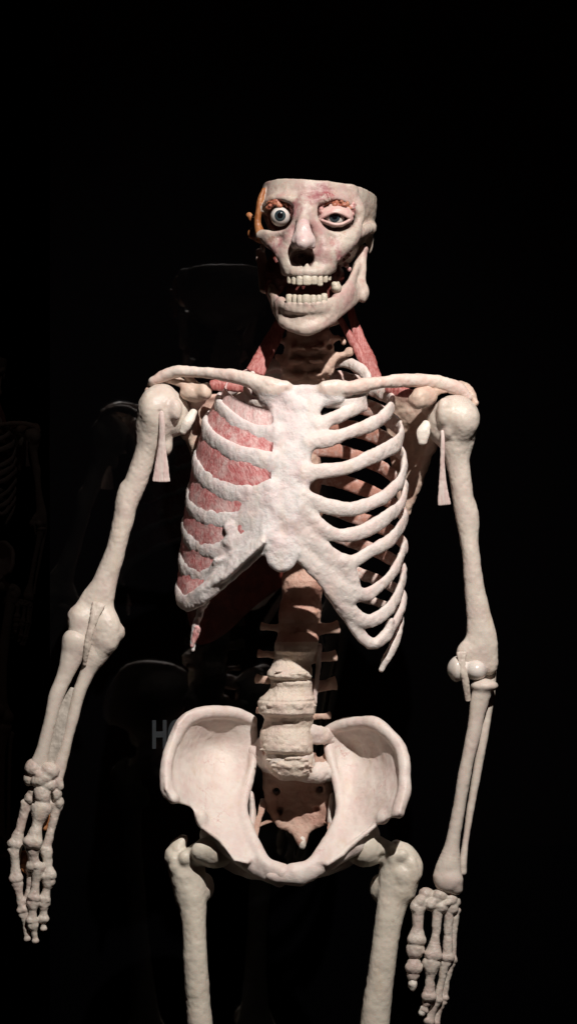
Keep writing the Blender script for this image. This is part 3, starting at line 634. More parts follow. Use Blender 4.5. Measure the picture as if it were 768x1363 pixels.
# ---------------------------------------------------------------- shoulders
# scapulae: plate, spine and acromion, coracoid, socket
F = Field(1.2)
F.plate([(518, 520), (548, 524), (572, 534), (580, 556), (582, 590), (572, 606), (564, 628), (556, 650), (546, 672), (537, 688), (530, 670), (520, 620), (512, 560)],
        [(518, 525, 70), (580, 540, 40), (580, 590, 52), (540, 685, 88), (520, 620, 96), (545, 590, 84)], 4, 5)
F.tube([(578, 560, 42), (576, 585, 50), (566, 612, 64), (556, 640, 76), (541, 680, 88)], [10, 9, 7, 6, 7], 6)
F.ell((580, 566, 34), (10, 10, 20), 6)
F.tube([(572, 545, 34), (568, 530, 14), (562, 526, -8), (558, 531, -16)], [10, 11, 12, 11], 6)            # coracoid
F.ell((562, 530, -12), (17, 10, 11), 6); F.ell((552, 533, -14), (8, 8, 9), 5); F.ell((571, 526, -10), (9, 8, 8), 5)
F.tube([(556, 522, -8), (568, 514, -6), (576, 507, -6)], [6, 4, 3.5], 4)                                   # ligament up to the collar bone
F.tube([(566, 526, -10), (586, 520, -4), (604, 516, 4), (616, 518, 8)], [(6, 3), (4, 2.5), (4, 2.5), (5, 3)], 4)
F.tube([(520, 548, 108), (560, 530, 84), (598, 514, 52), (620, 516, 24), (632, 536, 10)], [(8, 5), (9, 6), (10, 6), (9, 6), (6, 5)], 5, up=(0, 1, .3))
sc = split(F.build(noise=((1.8, 12), (.6, 5)), smooth=1), {0: ('scapula', M_scap)}, ROOT)[0]
strand('cartilage_scrap', [(568, 563, 4), (563, 575, 0), (562, 588, 0)], [(6, 4), (9, 5), (6, 4)], M_white, noise=((.6, 6),), parent=sc)
F = Field(1.2)
F.plate([(322, 520), (300, 522), (262, 530), (248, 548), (252, 580), (262, 606), (272, 640), (284, 676), (296, 690), (310, 660), (325, 600), (330, 550)],
        [(322, 525, 70), (250, 540, 40), (256, 590, 50), (296, 688, 88), (325, 620, 96), (290, 590, 84)], 4, 5)
F.tube([(250, 560, 42), (256, 585, 44), (264, 606, 54), (274, 640, 70), (290, 682, 86)], [10, 9, 8, 7, 7], 6)
F.ell((248, 566, 34), (10, 10, 20), 6)
F.tube([(252, 548, 34), (262, 528, 16), (270, 520, -6), (274, 522, -14)], [10, 12, 11, 9], 6)
F.ell((258, 522, -4), (20, 11, 13), 5); F.ell((274, 520, -8), (8, 9, 11), 4)
F.tube([(270, 516, -8), (256, 506, -6), (246, 496, -5)], [5, 4.5, 4], 4)
F.tube([(262, 518, -6), (240, 510, 0), (222, 506, 6), (210, 510, 10)], [(6, 3), (5, 3), (5, 3), (5, 3)], 4)
F.tube([(312, 548, 108), (272, 528, 84), (232, 506, 52), (208, 508, 26), (198, 520, 14)], [(8, 5), (9, 6), (10, 6), (8, 6), (5, 4)], 5, up=(0, 1, .3))
sc = split(F.build(noise=((1.8, 12), (.6, 5)), smooth=1), {0: ('scapula', M_scap)}, ROOT)[0]
strand('cartilage_scrap', [(258, 548, 2), (250, 562, -4), (244, 574, -2)], [(5, 4), (7, 5), (5, 4)], M_white, noise=((.6, 6),), parent=sc)
strand('shoulder_muscle', [(282, 512, 10), (300, 513, 14), (322, 516, 22)], [(7, 4), (7, 4), (6, 4)], M_redmus, up=(0, 0, 1))
strand('shoulder_muscle', [(516, 516, 22), (532, 521, 14), (552, 524, 10)], [(7, 4), (7, 4), (6, 4)], M_redmus, up=(0, 0, 1))
strand('shoulder_ligament', [(302, 537, -20), (316, 531, -30), (330, 524, -38)], [(4, 2), (6, 2), (5, 2)], M_tendon, up=(0, 0, 1))

# ---------------------------------------------------------------- arms
def build_bone(name, F, m, lab=None, noise=((.8, 28), (.3, 6))):
    o = split(F.build(noise=noise, smooth=1), {0: (name, m)}, ROOT)[0]
    if lab: o['label'] = lab
    return o
F = Field(1.1)
F.ell((214, 543, 8), (29, 30, 33), 4); F.ell((232, 552, 16), (22, 24, 28), 8); F.ell((234, 545, -14), (9, 9, 14), 6); F.ell((202, 548, -6), (17, 20, 26), 8); F.ell((202, 566, 6), (19, 18, 24), 8)
F.tube([(209, 560, 8), (201, 583, 8), (193.5, 605, 8), (181, 640, 8), (170, 672, 8), (161, 705, 6), (152, 740, 4), (139, 775, 2), (129, 800, 0), (124, 822, -2)],
       [(24, 22), (19.5, 19), (15.5, 15.5), (14.5, 14.5), (13.5, 14), (13.2, 14), (13.8, 13), (16, 13), (22, 12), (30, 12)], 12, up=(1, 0, 0), n=7)
F.ell((165, 670, 8), (9, 10, 26), 12); F.ell((222, 590, 10), (7, 10, 16), 6)
F.ell((107, 836, -6), (16, 15, 26), 14); F.ell((143, 841, -6), (18, 15, 25), 14); F.ell((158, 841, 0), (8, 9, 10), 6); F.ell((98, 824, 2), (6, 9, 14), 7); F.tube([(104, 852, -8), (98, 866, -10)], [15, 13], 8); F.tube([(138, 856, -4), (127, 874, -4)], [16, 13], 8)
F.ell((124, 813, -20), (4, 9, 3), 2, cut=True)
F.tube([(213, 548, -24), (213, 566, -21), (210, 596, -12), (206, 620, -8)], [2.2, 2.6, 2, 1.5], 3, cut=True)
hum = build_bone('humerus', F, M_arm, noise=((1.4, 24), (.4, 9), (.3, 4)))
strand('tendon', [(214.5, 540, -19), (215.5, 556, -21), (216, 586, -17), (215.5, 612, -14), (215, 640, -12)], [(2.5, 2), (4, 3), (4.5, 2.6), (8, 2.2), (12, 1.5)], M_tendon, noise=((.3, 4),), parent=hum)
F = Field(1.1)
F.ell((606, 554, 8), (31, 30, 30), 4); F.ell((588, 565, 14), (20, 24, 26), 8); F.ell((592, 548, -16), (10, 8, 18), 7); F.ell((616, 560, -8), (20, 18, 24), 8)
F.tube([(607, 584, 8), (608, 612, 8), (614, 650, 8), (621, 690, 8), (624, 716, 7), (627, 745, 4), (631, 785, 2), (636, 815, 0), (641, 845, -2), (638, 866, -3), (634, 882, -2)],
       [(23, 20), (16, 15), (14, 14), (13.4, 13.5), (11.5, 12), (12, 12), (13.5, 12), (16, 12), (20, 12), (24, 11), (25, 10)], 12, up=(1, 0, 0), n=7)
F.ell((628, 690, 8), (8, 9, 22), 10); F.ell((651, 884, 2), (11, 12, 15), 8); F.ell((617, 868, -2), (8, 8, 10), 12); F.ell((596, 572, -6), (9, 12, 12), 5)
F.tube([(588, 578, -18), (590, 600, -12), (597, 640, -8), (603, 668, -6)], [2, 3, 2.4, 1], 3, cut=True)
hum = build_bone('humerus', F, M_arm, noise=((1.4, 24), (.4, 9), (.3, 4)))
strand('tendon', [(588.5, 574, -14), (589, 590, -16), (588.5, 616, -14), (589, 645, -12), (591, 671, -10)], [(2.5, 2), (3, 2.4), (3.2, 2.2), (5.5, 2), (9, 1.5)], M_tendon, noise=((.3, 4),), parent=hum)
F = Field(1.0)
F.ell((634, 892, -14), (13, 14, 13), 5); F.ell((608, 890, -8), (9.5, 16, 17), 5); F.tube([(608, 890, -4), (634, 892, -4)], [12, 12], 8)
build_bone('elbow_cartilage', F, bone('joint_cartilage', (.72, .66, .60), (.64, .52, .48), .4, .1, 300, .18), noise=((.5, 12),))
M_lig = flesh('ligament_fibres', (.62, .55, .46), (.56, .44, .38), (500, 500, 40), .3)
strand('elbow_ligament', [(614, 868, -18), (615, 886, -22), (619, 906, -22), (623, 932, -16)], [(7, 1.6), (4.5, 2), (4.5, 2.2), (4, 1.6)], M_lig)
strand('elbow_ligament', [(132, 803, -16), (126, 822, -22), (120, 842, -24), (116, 866, -22), (113, 884, -16)], [(9, 1.6), (6, 2.6), (4.5, 3), (4, 2.6), (2.5, 2)], M_lig)
# forearms
F = Field(1.0)
F.tube([(101, 852, -10), (97, 870, -12), (88, 895, -14), (76, 924, -16), (67, 960, -18), (57, 1000, -18), (50, 1022, -18)], [(16, 14), (15, 12), (11.5, 10), (9.5, 9), (8, 8.5), (9, 9), (13, 10)], 5, up=(1, 0, 0), n=6)
F.ell((102, 854, -11), (15, 13, 14), 10)
build_bone('radius', F, M_arm)
F = Field(1.0)
F.tube([(138, 852, -2), (128, 872, -4), (117, 894, -4), (105, 924, -6), (96, 960, -8), (88, 992, -10), (80, 1020, -12), (76, 1036, -14)], [(20, 15), (15, 13), (10, 10), (8.5, 9), (7.5, 8), (7.5, 8), (9, 8), (9, 8)], 5, up=(1, 0, 0), n=6)
build_bone('ulna', F, M_arm)
strand('forearm_membrane', [(98, 916, -8), (88, 940, -10), (82, 965, -12), (76, 992, -13), (66, 1018, -14)], [(4, 1.5), (8, 1.5), (10, 1.5), (11, 1.6), (11, 1.6)], M_membrane)
F = Field(1.0)
F.ell((644, 912, -12), (18, 16, 8.5), 3)
F.tube([(642, 916, -12), (637, 936, -13), (630, 975, -14), (620, 1019, -16), (610, 1079, -18), (602, 1120, -20), (597, 1150, -22), (595, 1166, -22)], [(13, 12), (12, 10), (9.5, 9), (8.5, 8.5), (8.2, 8.2), (9.5, 9), (16, 12), (19, 13)], 5, up=(1, 0, 0), n=6)
F.ell((597, 1172, -24), (19, 14, 16), 5); F.ell((606, 1182, -22), (10, 10, 9), 4)
build_bone('radius', F, M_arm)
F = Field(1.0)
F.tube([(648, 890, 16), (650, 915, 10), (647, 951, 6), (641, 990, 2), (634, 1030, 0), (626, 1075, -4), (620, 1115, -8), (616, 1145, -12), (615, 1160, -12)], [12, 9, 7, 6.5, 6, 5.2, 4, 5, 6], 5, n=6)
build_bone('ulna', F, M_arm)

# ---------------------------------------------------------------- hands
def phalanx(F, a, b, w0, ws, w1, lab, flat=.82):
    """one finger or palm bone: cupped base, slim shaft, two-knuckled head"""
    a = np.array(a, float); b = np.array(b, float); g = lambda t: tuple(a + (b - a) * t)
    sd = P(*b) - P(*a); L = np.linalg.norm(sd); sd /= L; side = np.cross(sd, (0, -1, 0)); side /= max(np.linalg.norm(side), 1e-6)
    e0 = min(.3, w0 * .75 / L); e1 = min(.34, w1 * .8 / L)
    F.tube([g(e0 * .45), g(e0 * 1.1), g(.42), g(.58), g(1 - e1 * 1.2), g(1 - e1 * .55)],
           [(w0 * .96, w0 * flat), (w0 * .86, w0 * .8), (ws, ws * .9), (ws, ws * .9), (w1 * .8, w1 * .72), (w1 * .93, w1 * .84)], 1.2, lab, up=side, n=4)
    for s_ in (-1, 1):
        c = P(*g(1 - e1 * .6)) + side * s_ * w1 * .42 + np.array([0, -w1 * .25, 0]); F.ell(c, w1 * .58, 2.5, lab, raw=True)
        c = P(*g(e0 * .6)) + side * s_ * w0 * .5 + np.array([0, -w0 * .1, 0]); F.ell(c, w0 * .5, 2.5, lab, raw=True)
def hand(carpals, fingers, extra, cracks=(), k=2.2):
    F = Field(.7); LB = {0: ('hand', M_hand)}
    for c, r in carpals: F.ell(c, r, k, 0, rot=(0, rng.uniform(-25, 25), 0))
    for i, ch in enumerate(fingers):
        LB[i + 1] = ('finger', M_hand, 0)
        for a, b, w0, ws, w1 in ch: phalanx(F, a, b, w0, ws, w1, i + 1)
    for c, r in cracks: F.ell(c, r, 1, cut=True)
    o = split(F.build(noise=((.7, 7), (.35, 3)), smooth=1), LB, ROOT)
    for nm, pts, rad, m in extra: strand(nm, pts, rad, m, parent=o[0], noise=((.6, 4),), h=.8)
    return o
wl = [((46, 1022, -18), (13, 13, 13)), ((66, 1026, -20), (14, 12, 12)), ((56, 1036, -25), (15, 9, 10)), ((40, 1036, -16), (8, 10, 10)), ((77, 1040, -16), (8, 9, 9)), ((64, 1044, -20), (13, 11, 9)),
      ((57, 1058, -23), (12, 11, 16)), ((41, 1062, -14), (8, 9, 9)), ((46, 1054, -14), (8, 9, 8)), ((75, 1056, -15), (8, 9, 11)), ((79, 1068, -12), (7, 8, 9)), ((70, 1070, -10), (9, 8, 10)), ((52, 1030, -28), (7, 5, 5)), ((80, 1046, -18), (5, 5, 6))]
fl = [[((37, 1066, -13), (20, 1128, -19), 8, 6, 11), ((20, 1128, -20), (22, 1173, -24), 9, 6, 9.5), ((23, 1173, -24), (31, 1214, -25), 8, 5.2, 7.6), ((31, 1214, -25), (38, 1251, -24), 6.8, 4, 4.4)],
      [((57, 1070, -24), (43, 1126, -34), 13.5, 7.5, 13), ((44, 1124, -32), (46, 1156, -27), 10, 7.5, 10), ((43, 1154, -22), (37, 1202, -22), 7, 4.6, 7), ((38, 1202, -22), (42, 1234, -25), 6, 4, 5)],
      [((52, 1150, -28), (45, 1198, -29), 9, 5.6, 8.6), ((45, 1198, -29), (43, 1228, -29), 8, 5.2, 7.6), ((44, 1228, -29), (48, 1254, -28), 7, 4, 4.6)],
      [((77, 1070, -10), (61, 1134, -19), 8, 5.2, 8), ((62, 1132, -20), (66, 1170, -23), 8, 6.5, 10.5), ((66, 1168, -23), (59, 1200, -23), 9, 5.4, 8.4), ((59, 1199, -23), (58, 1226, -24), 8, 5.4, 7.4), ((58, 1222, -24), (59, 1237, -24), 4.5, 3.2, 3.8)]]
HL = hand(wl, fl, [('orange_tendon', [(66, 1076, -8), (67, 1088, -10), (60, 1102, -12)], [(7, 4), (9, 4), (5, 3)], M_orange), ('orange_tendon', [(34, 1134, -14), (32, 1150, -14), (36, 1160, -14)], [(5, 3), (7, 3), (4, 3)], M_orange)],
          [((45, 1062, -28), (2.6, 12, 8)), ((69, 1063, -26), (2.6, 12, 8))])
HL[0]['label'] = 'knobbly bent hand with palm turned back'
wr = [((568, 1190, -20), (11, 11, 9)), ((585, 1191, -24), (11, 11, 9)), ((599, 1197, -23), (9, 10, 9)), ((559, 1200, -26), (9, 10, 10)), ((573, 1203, -28), (9, 10, 9)), ((587, 1206, -27), (10, 10, 9)), ((601, 1208, -22), (9, 10, 9)), ((552, 1206, -28), (6, 8, 8)), ((607, 1200, -18), (6, 9, 7)), ((580, 1198, -31), (7, 4, 4)), ((594, 1202, -32), (6, 4, 4))]
fr = [[((557, 1204, -28), (554, 1256, -35), 9.5, 7.2, 12.5), ((553, 1257, -35), (550, 1293, -38), 12, 6, 11.5), ((549.5, 1294, -38), (549, 1312, -39), 8, 5, 5.5)],
      [((583, 1208, -27), (576, 1276, -38), 8, 5.6, 12), ((574, 1277, -38), (570, 1330, -43), 11.5, 6.4, 9.5), ((569, 1331, -42), (564, 1346, -41), 6, 4, 5)],
      [((597, 1208, -23), (595, 1278, -31), 8, 6, 9), ((593, 1279, -31), (581, 1333, -35), 7, 4.6, 7.4), ((580, 1332, -35), (570, 1362, -36), 6.4, 4.6, 7)],
      [((606, 1208, -17), (600, 1280, -24), 7, 5, 7.4), ((599, 1280, -24), (590, 1330, -27), 6.4, 4, 6.4), ((589, 1330, -27), (578, 1364, -30), 6, 4, 6)]]
HR = hand(wr, fr, [('finger_tip', [(549.5, 1302, -38), (549, 1309, -39), (549, 1315, -39)], [4.4, 6, 4], M_white), ('finger_tip', [(564, 1342, -40), (561, 1348, -41)], [4.8, 4.4], M_white)])
HR[0]['label'] = 'hand hanging with the thumb towards the thigh'

# ---------------------------------------------------------------- pelvis
F = Field(1.2)
ctl = [(229, 1060, -52), (221, 1015, -30), (232, 985, -8), (277, 944, 30), (316, 945, 50), (342, 960, 62), (338, 1000, 60), (326, 1050, 34), (325, 1080, 8), (272, 992, 56), (254, 1020, 22), (262, 1048, 8), (290, 1040, 40), (270, 1092, -26), (295, 1100, -20), (332, 1120, -30), (304, 982, 70), (345, 1150, -52)]
F.plate([(248, 948), (262, 944), (277, 942), (300, 941), (316, 943), (334, 950), (342, 962), (343, 985), (340, 1002), (334, 1030), (327, 1050), (324, 1074), (330, 1102), (345, 1136), (330, 1150), (311, 1146), (292, 1120), (268, 1102), (263, 1086), (253, 1074), (230, 1066), (220, 1050), (220, 1016), (228, 988), (236, 962)], ctl, 5.5, 5)
F.tube([(231, 1062, -54), (222, 1048, -48), (222, 1016, -32), (230, 988, -12), (248, 958, 8), (277, 948, 28), (312, 949, 48), (336, 958, 60)], [8, 8, 8, 8, 8.5, 8.5, 8, 6.5], 4, n=6)
F.ell((268, 1088, -32), (7, 9, 10), 9); F.ell((292, 1110, -4), (26, 24, 22), 10); F.ell((306, 1124, -20), (20, 18, 16), 10)
F.tube([(340, 1000, 56), (330, 1046, 34), (324, 1074, 10), (330, 1102, -16), (341, 1129, -38), (354, 1150, -54), (376, 1161, -62)], [6, 6, 6, 7.5, 8.5, 9, 12], 6, n=6)
F.tube([(306, 1122, -22), (330, 1146, -40), (352, 1162, -54), (372, 1168, -60)], [(16, 12), (13, 10), (10, 9), (13, 11)], 6)
F.tube([(368, 1164, -50), (344, 1164, -10), (320, 1156, 34), (300, 1140, 54), (292, 1126, 30)], [7, 7, 9, 13, 16], 8)
F.tube([(335, 1060, 60), (336, 1090, 50), (330, 1110, 20)], [(4, 8), (5, 8), (6, 8)], 4, up=(1, 0, 0))
build_bone('hip_bone', F, M_pelvis, noise=((1.2, 22), (.4, 6)))
F = Field(1.2)
ctl = [(528, 1080, -54), (540, 1045, -40), (540, 1015, -26), (528, 985, -6), (503, 962, 14), (479, 957, 34), (450, 963, 54), (428, 972, 62), (441, 1000, 58), (450, 1050, 32), (446, 1084, 6), (486, 1002, 56), (506, 1028, 22), (497, 1056, 8), (470, 1050, 38), (500, 1096, -28), (478, 1106, -22), (436, 1118, -34), (466, 988, 66), (410, 1150, -54)]
F.plate([(432, 972), (450, 962), (479, 957), (504, 960), (520, 972), (533, 988), (541, 1016), (540, 1049), (533, 1082), (518, 1090), (504, 1094), (480, 1112), (458, 1138), (436, 1152), (420, 1146), (439, 1116), (450, 1084), (452, 1050), (444, 1010), (436, 990)], ctl, 5.5, 5)
F.tube([(530, 1080, -56), (538, 1050, -44), (538, 1018, -30), (529, 990, -10), (503, 965, 12), (479, 961, 32), (450, 966, 52), (432, 974, 60)], [9, 8.5, 8, 8, 8.5, 8.5, 8, 6.5], 4, n=6)
F.ell((510, 1088, -34), (8, 9, 8), 9); F.ell((482, 1112, -2), (24, 24, 22), 10); F.ell((466, 1124, -20), (20, 18, 14), 10)
F.tube([(436, 994, 56), (449, 1046, 32), (452, 1078, 8), (444, 1106, -18), (429, 1132, -42), (413, 1151, -56), (390, 1160, -62)], [6, 6, 6, 7.5, 8.5, 9, 12], 6, n=6)
F.tube([(470, 1124, -26), (446, 1142, -44), (424, 1156, -54), (398, 1166, -60)], [(14, 12), (11, 10), (10, 9), (13, 11)], 6)
F.tube([(500, 1098, -34), (470, 1122, -44), (440, 1146, -52), (415, 1160, -58)], [2.4, 3, 3, 2.5], 2.5)
F.tube([(396, 1164, -50), (420, 1162, -10), (446, 1152, 34), (466, 1138, 54), (476, 1126, 30)], [7, 7, 9, 13, 16], 8)
F.ell((380, 1166, -64), (26, 10, 11), 6)
F.tube([(442, 1062, 60), (440, 1090, 50), (446, 1108, 20)], [(4, 8), (5, 8), (6, 8)], 4, up=(1, 0, 0))
build_bone('hip_bone', F, M_pelvis, noise=((1.2, 22), (.4, 6)))
F = Field(1.1)
F.plate([(346, 1000), (350, 1040), (352, 1070), (362, 1094), (378, 1100), (390, 1112), (398, 1122), (406, 1122), (412, 1110), (424, 1100), (438, 1094), (444, 1068), (440, 1040), (436, 1000)],
        [(345, 1005, 58), (390, 1010, 30), (438, 1005, 58), (352, 1065, 78), (444, 1065, 78), (396, 1050, 74), (398, 1090, 84), (402, 1122, 66)], 9, 5)
F.tube([(396, 1096, 82), (400, 1110, 74), (402, 1121, 62)], [9, 7, 6], 5)
F.tube([(372, 1018, 40), (354, 1012, 52), (342, 1000, 60)], [13, 13, 12], 8, 1); F.tube([(398, 1026, 34), (422, 1028, 42), (438, 1026, 52), (444, 1014, 60)], [13, 14, 13, 9], 8, 1); F.tube([(404, 976, 30), (424, 978, 42), (443, 980, 60)], [(14, 8), (13, 7), (11, 6)], 8, 1); F.tube([(364, 984, 36), (353, 988, 50), (344, 994, 64)], [(13, 7), (13, 6), (10, 6)], 8, 1); F.ell((385, 1010, 31), (33, 24, 23), 8, 1)
for x, y in ((368, 1052), (426, 1050), (372, 1080), (422, 1078)): F.ell((x, y, 70), (5, 14, 5), 3, cut=True)
F.ell((428, 1007, 36), (10, 26, 7), 3, cut=True)
for x0, x1, y in ((362, 386, 1086), (440, 412, 1084)): F.tube([(x0, y - 24, 76), (x0 + (x1 - x0) * .3, y + 8, 70), (x1, y + 14, 78)], [(8, 3), (5, 2.5), (5, 3)], 4)
split(F.build(noise=((1.4, 10), (.6, 4)), smooth=1), {0: ('sacrum', M_sacrum), 1: ('sacral_wing', M_pelvis, 0)}, ROOT)
strand('coccyx_tip', [(402, 1117, 62), (402.5, 1122, 60), (402, 1126, 60)], [5, 5.5, 4.5], M_white, noise=((.5, 4),))
for a, b in (((352, 1064, 78), (338, 1112, 20)), ((444, 1062, 78), (440, 1108, 20)), ((360, 1092, 78), (340, 1100, 34)), ((432, 1094, 78), (446, 1096, 34))):
    strand('pelvic_ligament', [a, tuple((np.array(a) + np.array(b)) / 2), b], [(6, 2), (4, 2), (6, 2)], M_sacrum, up=(1, 0, 0))

# ---------------------------------------------------------------- legs
F = Field(1.4)
F.ell((290, 1130, -8), 24, 4); F.tube([(286, 1130, -8), (264, 1136, -4), (250, 1146, 4)], [21, 15, 14], 9)
F.tube([(243, 1117, 12), (236, 1130, 8), (235, 1144, 6), (243, 1164, 5), (252, 1190, 4)], [(7, 8), (11, 13), (13, 16), (17, 18), (19, 18)], 6); F.ell((232, 1150, -8), (7, 6, 12), 6); F.ell((246, 1142, -10), (8, 7, 9), 5); F.ell((268, 1132, -22), (13, 8, 12), 8); F.ell((228, 1142, 2), (6, 9, 9), 4)
F.tube([(252, 1160, 6), (256, 1186, 4), (258, 1230, -2), (261, 1290, -6), (266, 1363, -8), (272, 1450, -6), (280, 1560, 0), (284, 1610, 4)], [(22, 18), (20, 17), (16.2, 16), (16.2, 16), (16.6, 17), (17, 18), (24, 20), (38, 24)], 8, up=(1, 0, 0), n=6)
F.ell((275, 1180, 18), (11, 12, 18), 10); F.ell((264, 1630, 6), (26, 34, 28), 8); F.ell((306, 1630, 6), (26, 34, 28), 8)
F.ell((262, 1162, -22), (7, 9, 12), 6, cut=True)
fem = build_bone('femur', F, M_femur, noise=((.9, 30), (.5, 9), (.3, 4)))
F = Field(1.4)
F.ell((484, 1128, -6), 24, 4); F.tube([(486, 1128, -6), (508, 1132, -2), (528, 1144, 4)], [21, 16, 15], 9)
F.tube([(530, 1126, 10), (540, 1136, 5), (545, 1150, 2), (544, 1166, 0), (536, 1184, 2)], [(7, 10), (12, 14), (14, 17), (14, 17), (18, 17)], 5); F.ell((534, 1138, -10), (9, 6, 8), 4); F.ell((548, 1154, -10), (7, 6, 12), 5); F.ell((536, 1166, -13), (8, 5, 10), 5)
F.tube([(530, 1160, 6), (525, 1186, 4), (516, 1230, -2), (508, 1290, -6), (498.5, 1363, -8), (492, 1450, -6), (486, 1560, 0), (484, 1610, 4)], [(26, 19), (22, 17), (18, 16), (17.6, 16), (19, 17), (18, 18), (24, 20), (38, 24)], 8, up=(1, 0, 0), n=6)
F.ell((503, 1182, 18), (11, 12, 18), 10); F.ell((466, 1630, 6), (26, 34, 28), 8); F.ell((508, 1630, 6), (26, 34, 28), 8)
F.ell((512, 1150, -20), (8, 10, 14), 6, cut=True)
build_bone('femur', F, M_femur, noise=((.9, 30), (.5, 9), (.3, 4)))
for x, sx in ((284, -1), (484, 1)):
    F = Field(1.8); F.ell((x, 1614, -38), (24, 12, 26), 2); build_bone('kneecap', F, M_femur)
    F = Field(1.8); F.tube([(x, 1672, 4), (x, 1700, 4), (x, 1760, 2), (x, 1900, 6), (x, 2060, 8), (x - sx * 2, 2100, 8)], [(44, 30), (32, 26), (19, 20), (15, 17), (17, 17), (26, 22)], 6, up=(1, 0, 0)); build_bone('tibia', F, M_femur)
    F = Field(1.8); F.tube([(x + sx * 38, 1690, 20), (x + sx * 34, 1740, 16), (x + sx * 30, 1900, 14), (x + sx * 28, 2070, 12), (x + sx * 28, 2116, 10)], [12, 8, 7, 8, 12], 4); build_bone('fibula', F, M_femur)
    F = Field(1.8); F.ell((x, 2124, 10), (24, 34, 20), 5); F.ell((x, 2146, 52), (22, 40, 22), 8); F.tube([(x, 2140, -10), (x, 2150, -60), (x, 2158, -90)], [(30, 18), (36, 14), (40, 10)], 8, up=(1, 0, 0)); LB = {0: ('foot', M_femur)}
    for t in range(5):
        u = (t - 2) * 17 * -sx; LB[t + 1] = ('toe', M_femur, 0); F.tube([(x + u * .7, 2154, -80), (x + u, 2160, -130), (x + u * 1.1, 2162, -165 + abs(t - 1) * 8), (x + u * 1.15, 2163, -195 + t * 9)], [8, 6, 7, 5], 3, t + 1)
    split(F.build(noise=((.8, 10),), smooth=1), LB, ROOT)
# ================================================================ setting
def box(name, lo, hi, m, parent=None, kind=None, label=None, cat=None):
    x0, y0, z0 = lo; x1, y1, z1 = hi
    v = [(x0, y0, z0), (x1, y0, z0), (x1, y1, z0), (x0, y1, z0), (x0, y0, z1), (x1, y0, z1), (x1, y1, z1), (x0, y1, z1)]
    q = [(0, 3, 2, 1), (4, 5, 6, 7), (0, 1, 5, 4), (1, 2, 6, 5), (2, 3, 7, 6), (3, 0, 4, 7)]
    o = mesh(name, np.array(v), np.array(q), m, parent, wld=False); o.data.polygons.foreach_set('use_smooth', np.zeros(6, bool))
    if kind: o['kind'] = kind
    if label: o['label'] = label
    if cat: o['category'] = cat
    return o
M_black = plain('black_matte', (.0025, .0025, .0028), .95, 0, .1)
FLOOR = P(384, 2172, 0)[2] * S + CAMZ
box('floor', (-6, -4, FLOOR - .1), (6, 7, FLOOR), M_black, kind='structure')
box('wall', (-6, 6.4, FLOOR), (6, 6.5, 5), M_black, kind='structure')

# ================================================================ camera and light
cam = bpy.data.cameras.new('Camera'); co = bpy.data.objects.new('Camera', cam); COL.objects.link(co)
co.location = (0, -D * S, CAMZ); co.rotation_euler = (math.pi / 2, 0, 0)
cam.sensor_fit = 'VERTICAL'; cam.sensor_height = 36; cam.lens = 36 * D / 1363; cam.clip_end = 100; cam.clip_start = .05
bpy.context.scene.camera = co
from mathutils import Vector
def spot(name, loc, tgt, energy, size, blend, rad, col):
    l = bpy.data.lights.new(name, 'SPOT'); l.energy = energy; l.spot_size = math.radians(size); l.spot_blend = blend; l.shadow_soft_size = rad; l.color = col
    o = bpy.data.objects.new(name, l); COL.objects.link(o); o.location = loc
    o.rotation_euler = (Vector(tgt) - Vector(loc)).to_track_quat('-Z', 'Y').to_euler(); return o
tgt = world(P(396, 690, -60)[None])[0]; Ld = np.array([.20, -.72, .72]); Ld /= np.linalg.norm(Ld)
spot('museum_spotlight', tgt + Ld * 1.95, tgt, 224, 46, 1.0, .016, (1, .935, .89))
# weak unseen lamp, added to light the figure's back for the glass reflection
spot('back_reflection_fill', (.10, .33, 2.55), (.0, .16, 1.2), 3.6, 70, .8, .03, (1, .92, .84))
# dark reflecting glass
M_glass = plain('dark_glass', (.001,   .001, .0012), .032, 0, .5); M_glass.node_tree.nodes['Principled BSDF'].inputs['IOR'].default_value = 1.75
phi = math.radians(9.6); gx, gy = 0.0, 475 * S
pane = box('glass_panel', (-.315, 0, FLOOR), (1.7, .012, 3.0), M_glass, label='tall dark reflecting glass panel behind the skeleton', cat='glass panel')
pane.location = (gx, gy, 0); pane.rotation_euler = (0, 0, phi)
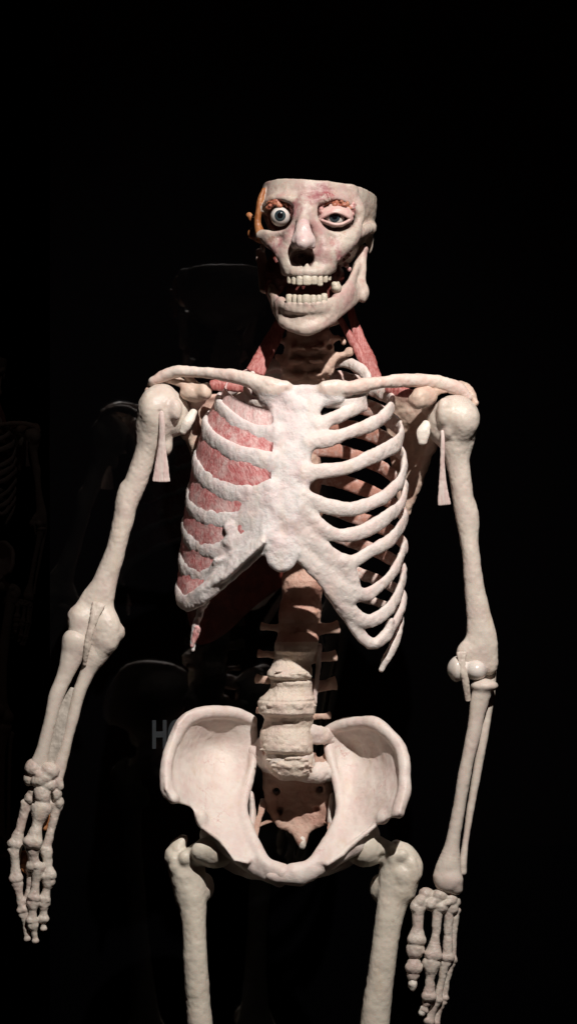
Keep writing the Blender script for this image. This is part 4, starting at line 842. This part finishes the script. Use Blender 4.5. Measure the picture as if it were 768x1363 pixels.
# lettering on the dark panel
cu = bpy.data.curves.new('lettering', 'FONT'); cu.body = 'HO'; cu.size = .0500; cu.extrude = .0012; cu.offset = .0016; cu.space_character = 1.02
tmp = bpy.data.objects.new('lettering_curve', cu); COL.objects.link(tmp); bpy.context.view_layer.update()
me = bpy.data.meshes.new_from_object(tmp.evaluated_get(bpy.context.evaluated_depsgraph_get())); bpy.data.objects.remove(tmp)
M_let, lt_, lb_ = mat('letter_added_glow'); lb_.inputs['Base Color'].default_value = (.25, .26, .27, 1); lb_.inputs['Emission Color'].default_value = (.92, .97, 1, 1); lb_.inputs['Emission Strength'].default_value = .026  # faint glow added so the letters show where no light falls
me.materials.clear(); me.materials.append(M_let); me.name = 'lettering'
lt = bpy.data.objects.new('lettering', me); COL.objects.link(lt)
lt['label'] = 'grey HO lettering half hidden behind the hip bone'; lt['category'] = 'lettering'
ln = P(204, 991, 470); lt.location = (ln[0] * S, .0, ln[2] * S + CAMZ)
lt.location.y = gy + math.tan(phi) * (lt.location.x - gx) - .004; lt.rotation_euler = (math.pi / 2, 0, phi); lt.scale = (.58, 1, 1)
# far exhibit: another skeleton on its plinth
def copy_tree(o, parent=None):
    c = o.copy(); COL.objects.link(c)
    if parent is not None: c.parent = parent
    for ch in list(o.children): copy_tree(ch, c)
    return c
far = copy_tree(ROOT); far['label'] = 'small dim skeleton far off in the gloom at the left edge'
far.location = (-1.02, 4.3, .14)
far_p = box('plinth', (-1.02 - .35, 4.3 - .35, FLOOR), (-1.02 + .35, 4.3 + .35, FLOOR + .14), M_black, label='low black plinth under the far dim skeleton', cat='plinth')
spot('far_figure_fill', (-.4, 3.0, 2.9), (-1.0, 4.3, 1.35), .6, 40, 1, .03, (1, .93, .85))  # unseen lamp added only to brighten the far skeleton
w = bpy.data.worlds.new('World'); bpy.context.scene.world = w; w.use_nodes = True
w.node_tree.nodes['Background'].inputs[0].default_value = (.03, .012, .009, 1); w.node_tree.nodes['Background'].inputs[1].default_value = .08
sc = bpy.context.scene; sc.view_settings.view_transform = 'Standard'; sc.view_settings.look = 'None'; sc.view_settings.exposure = 0; sc.view_settings.gamma = 1
sc.cycles.diffuse_bounces = 2
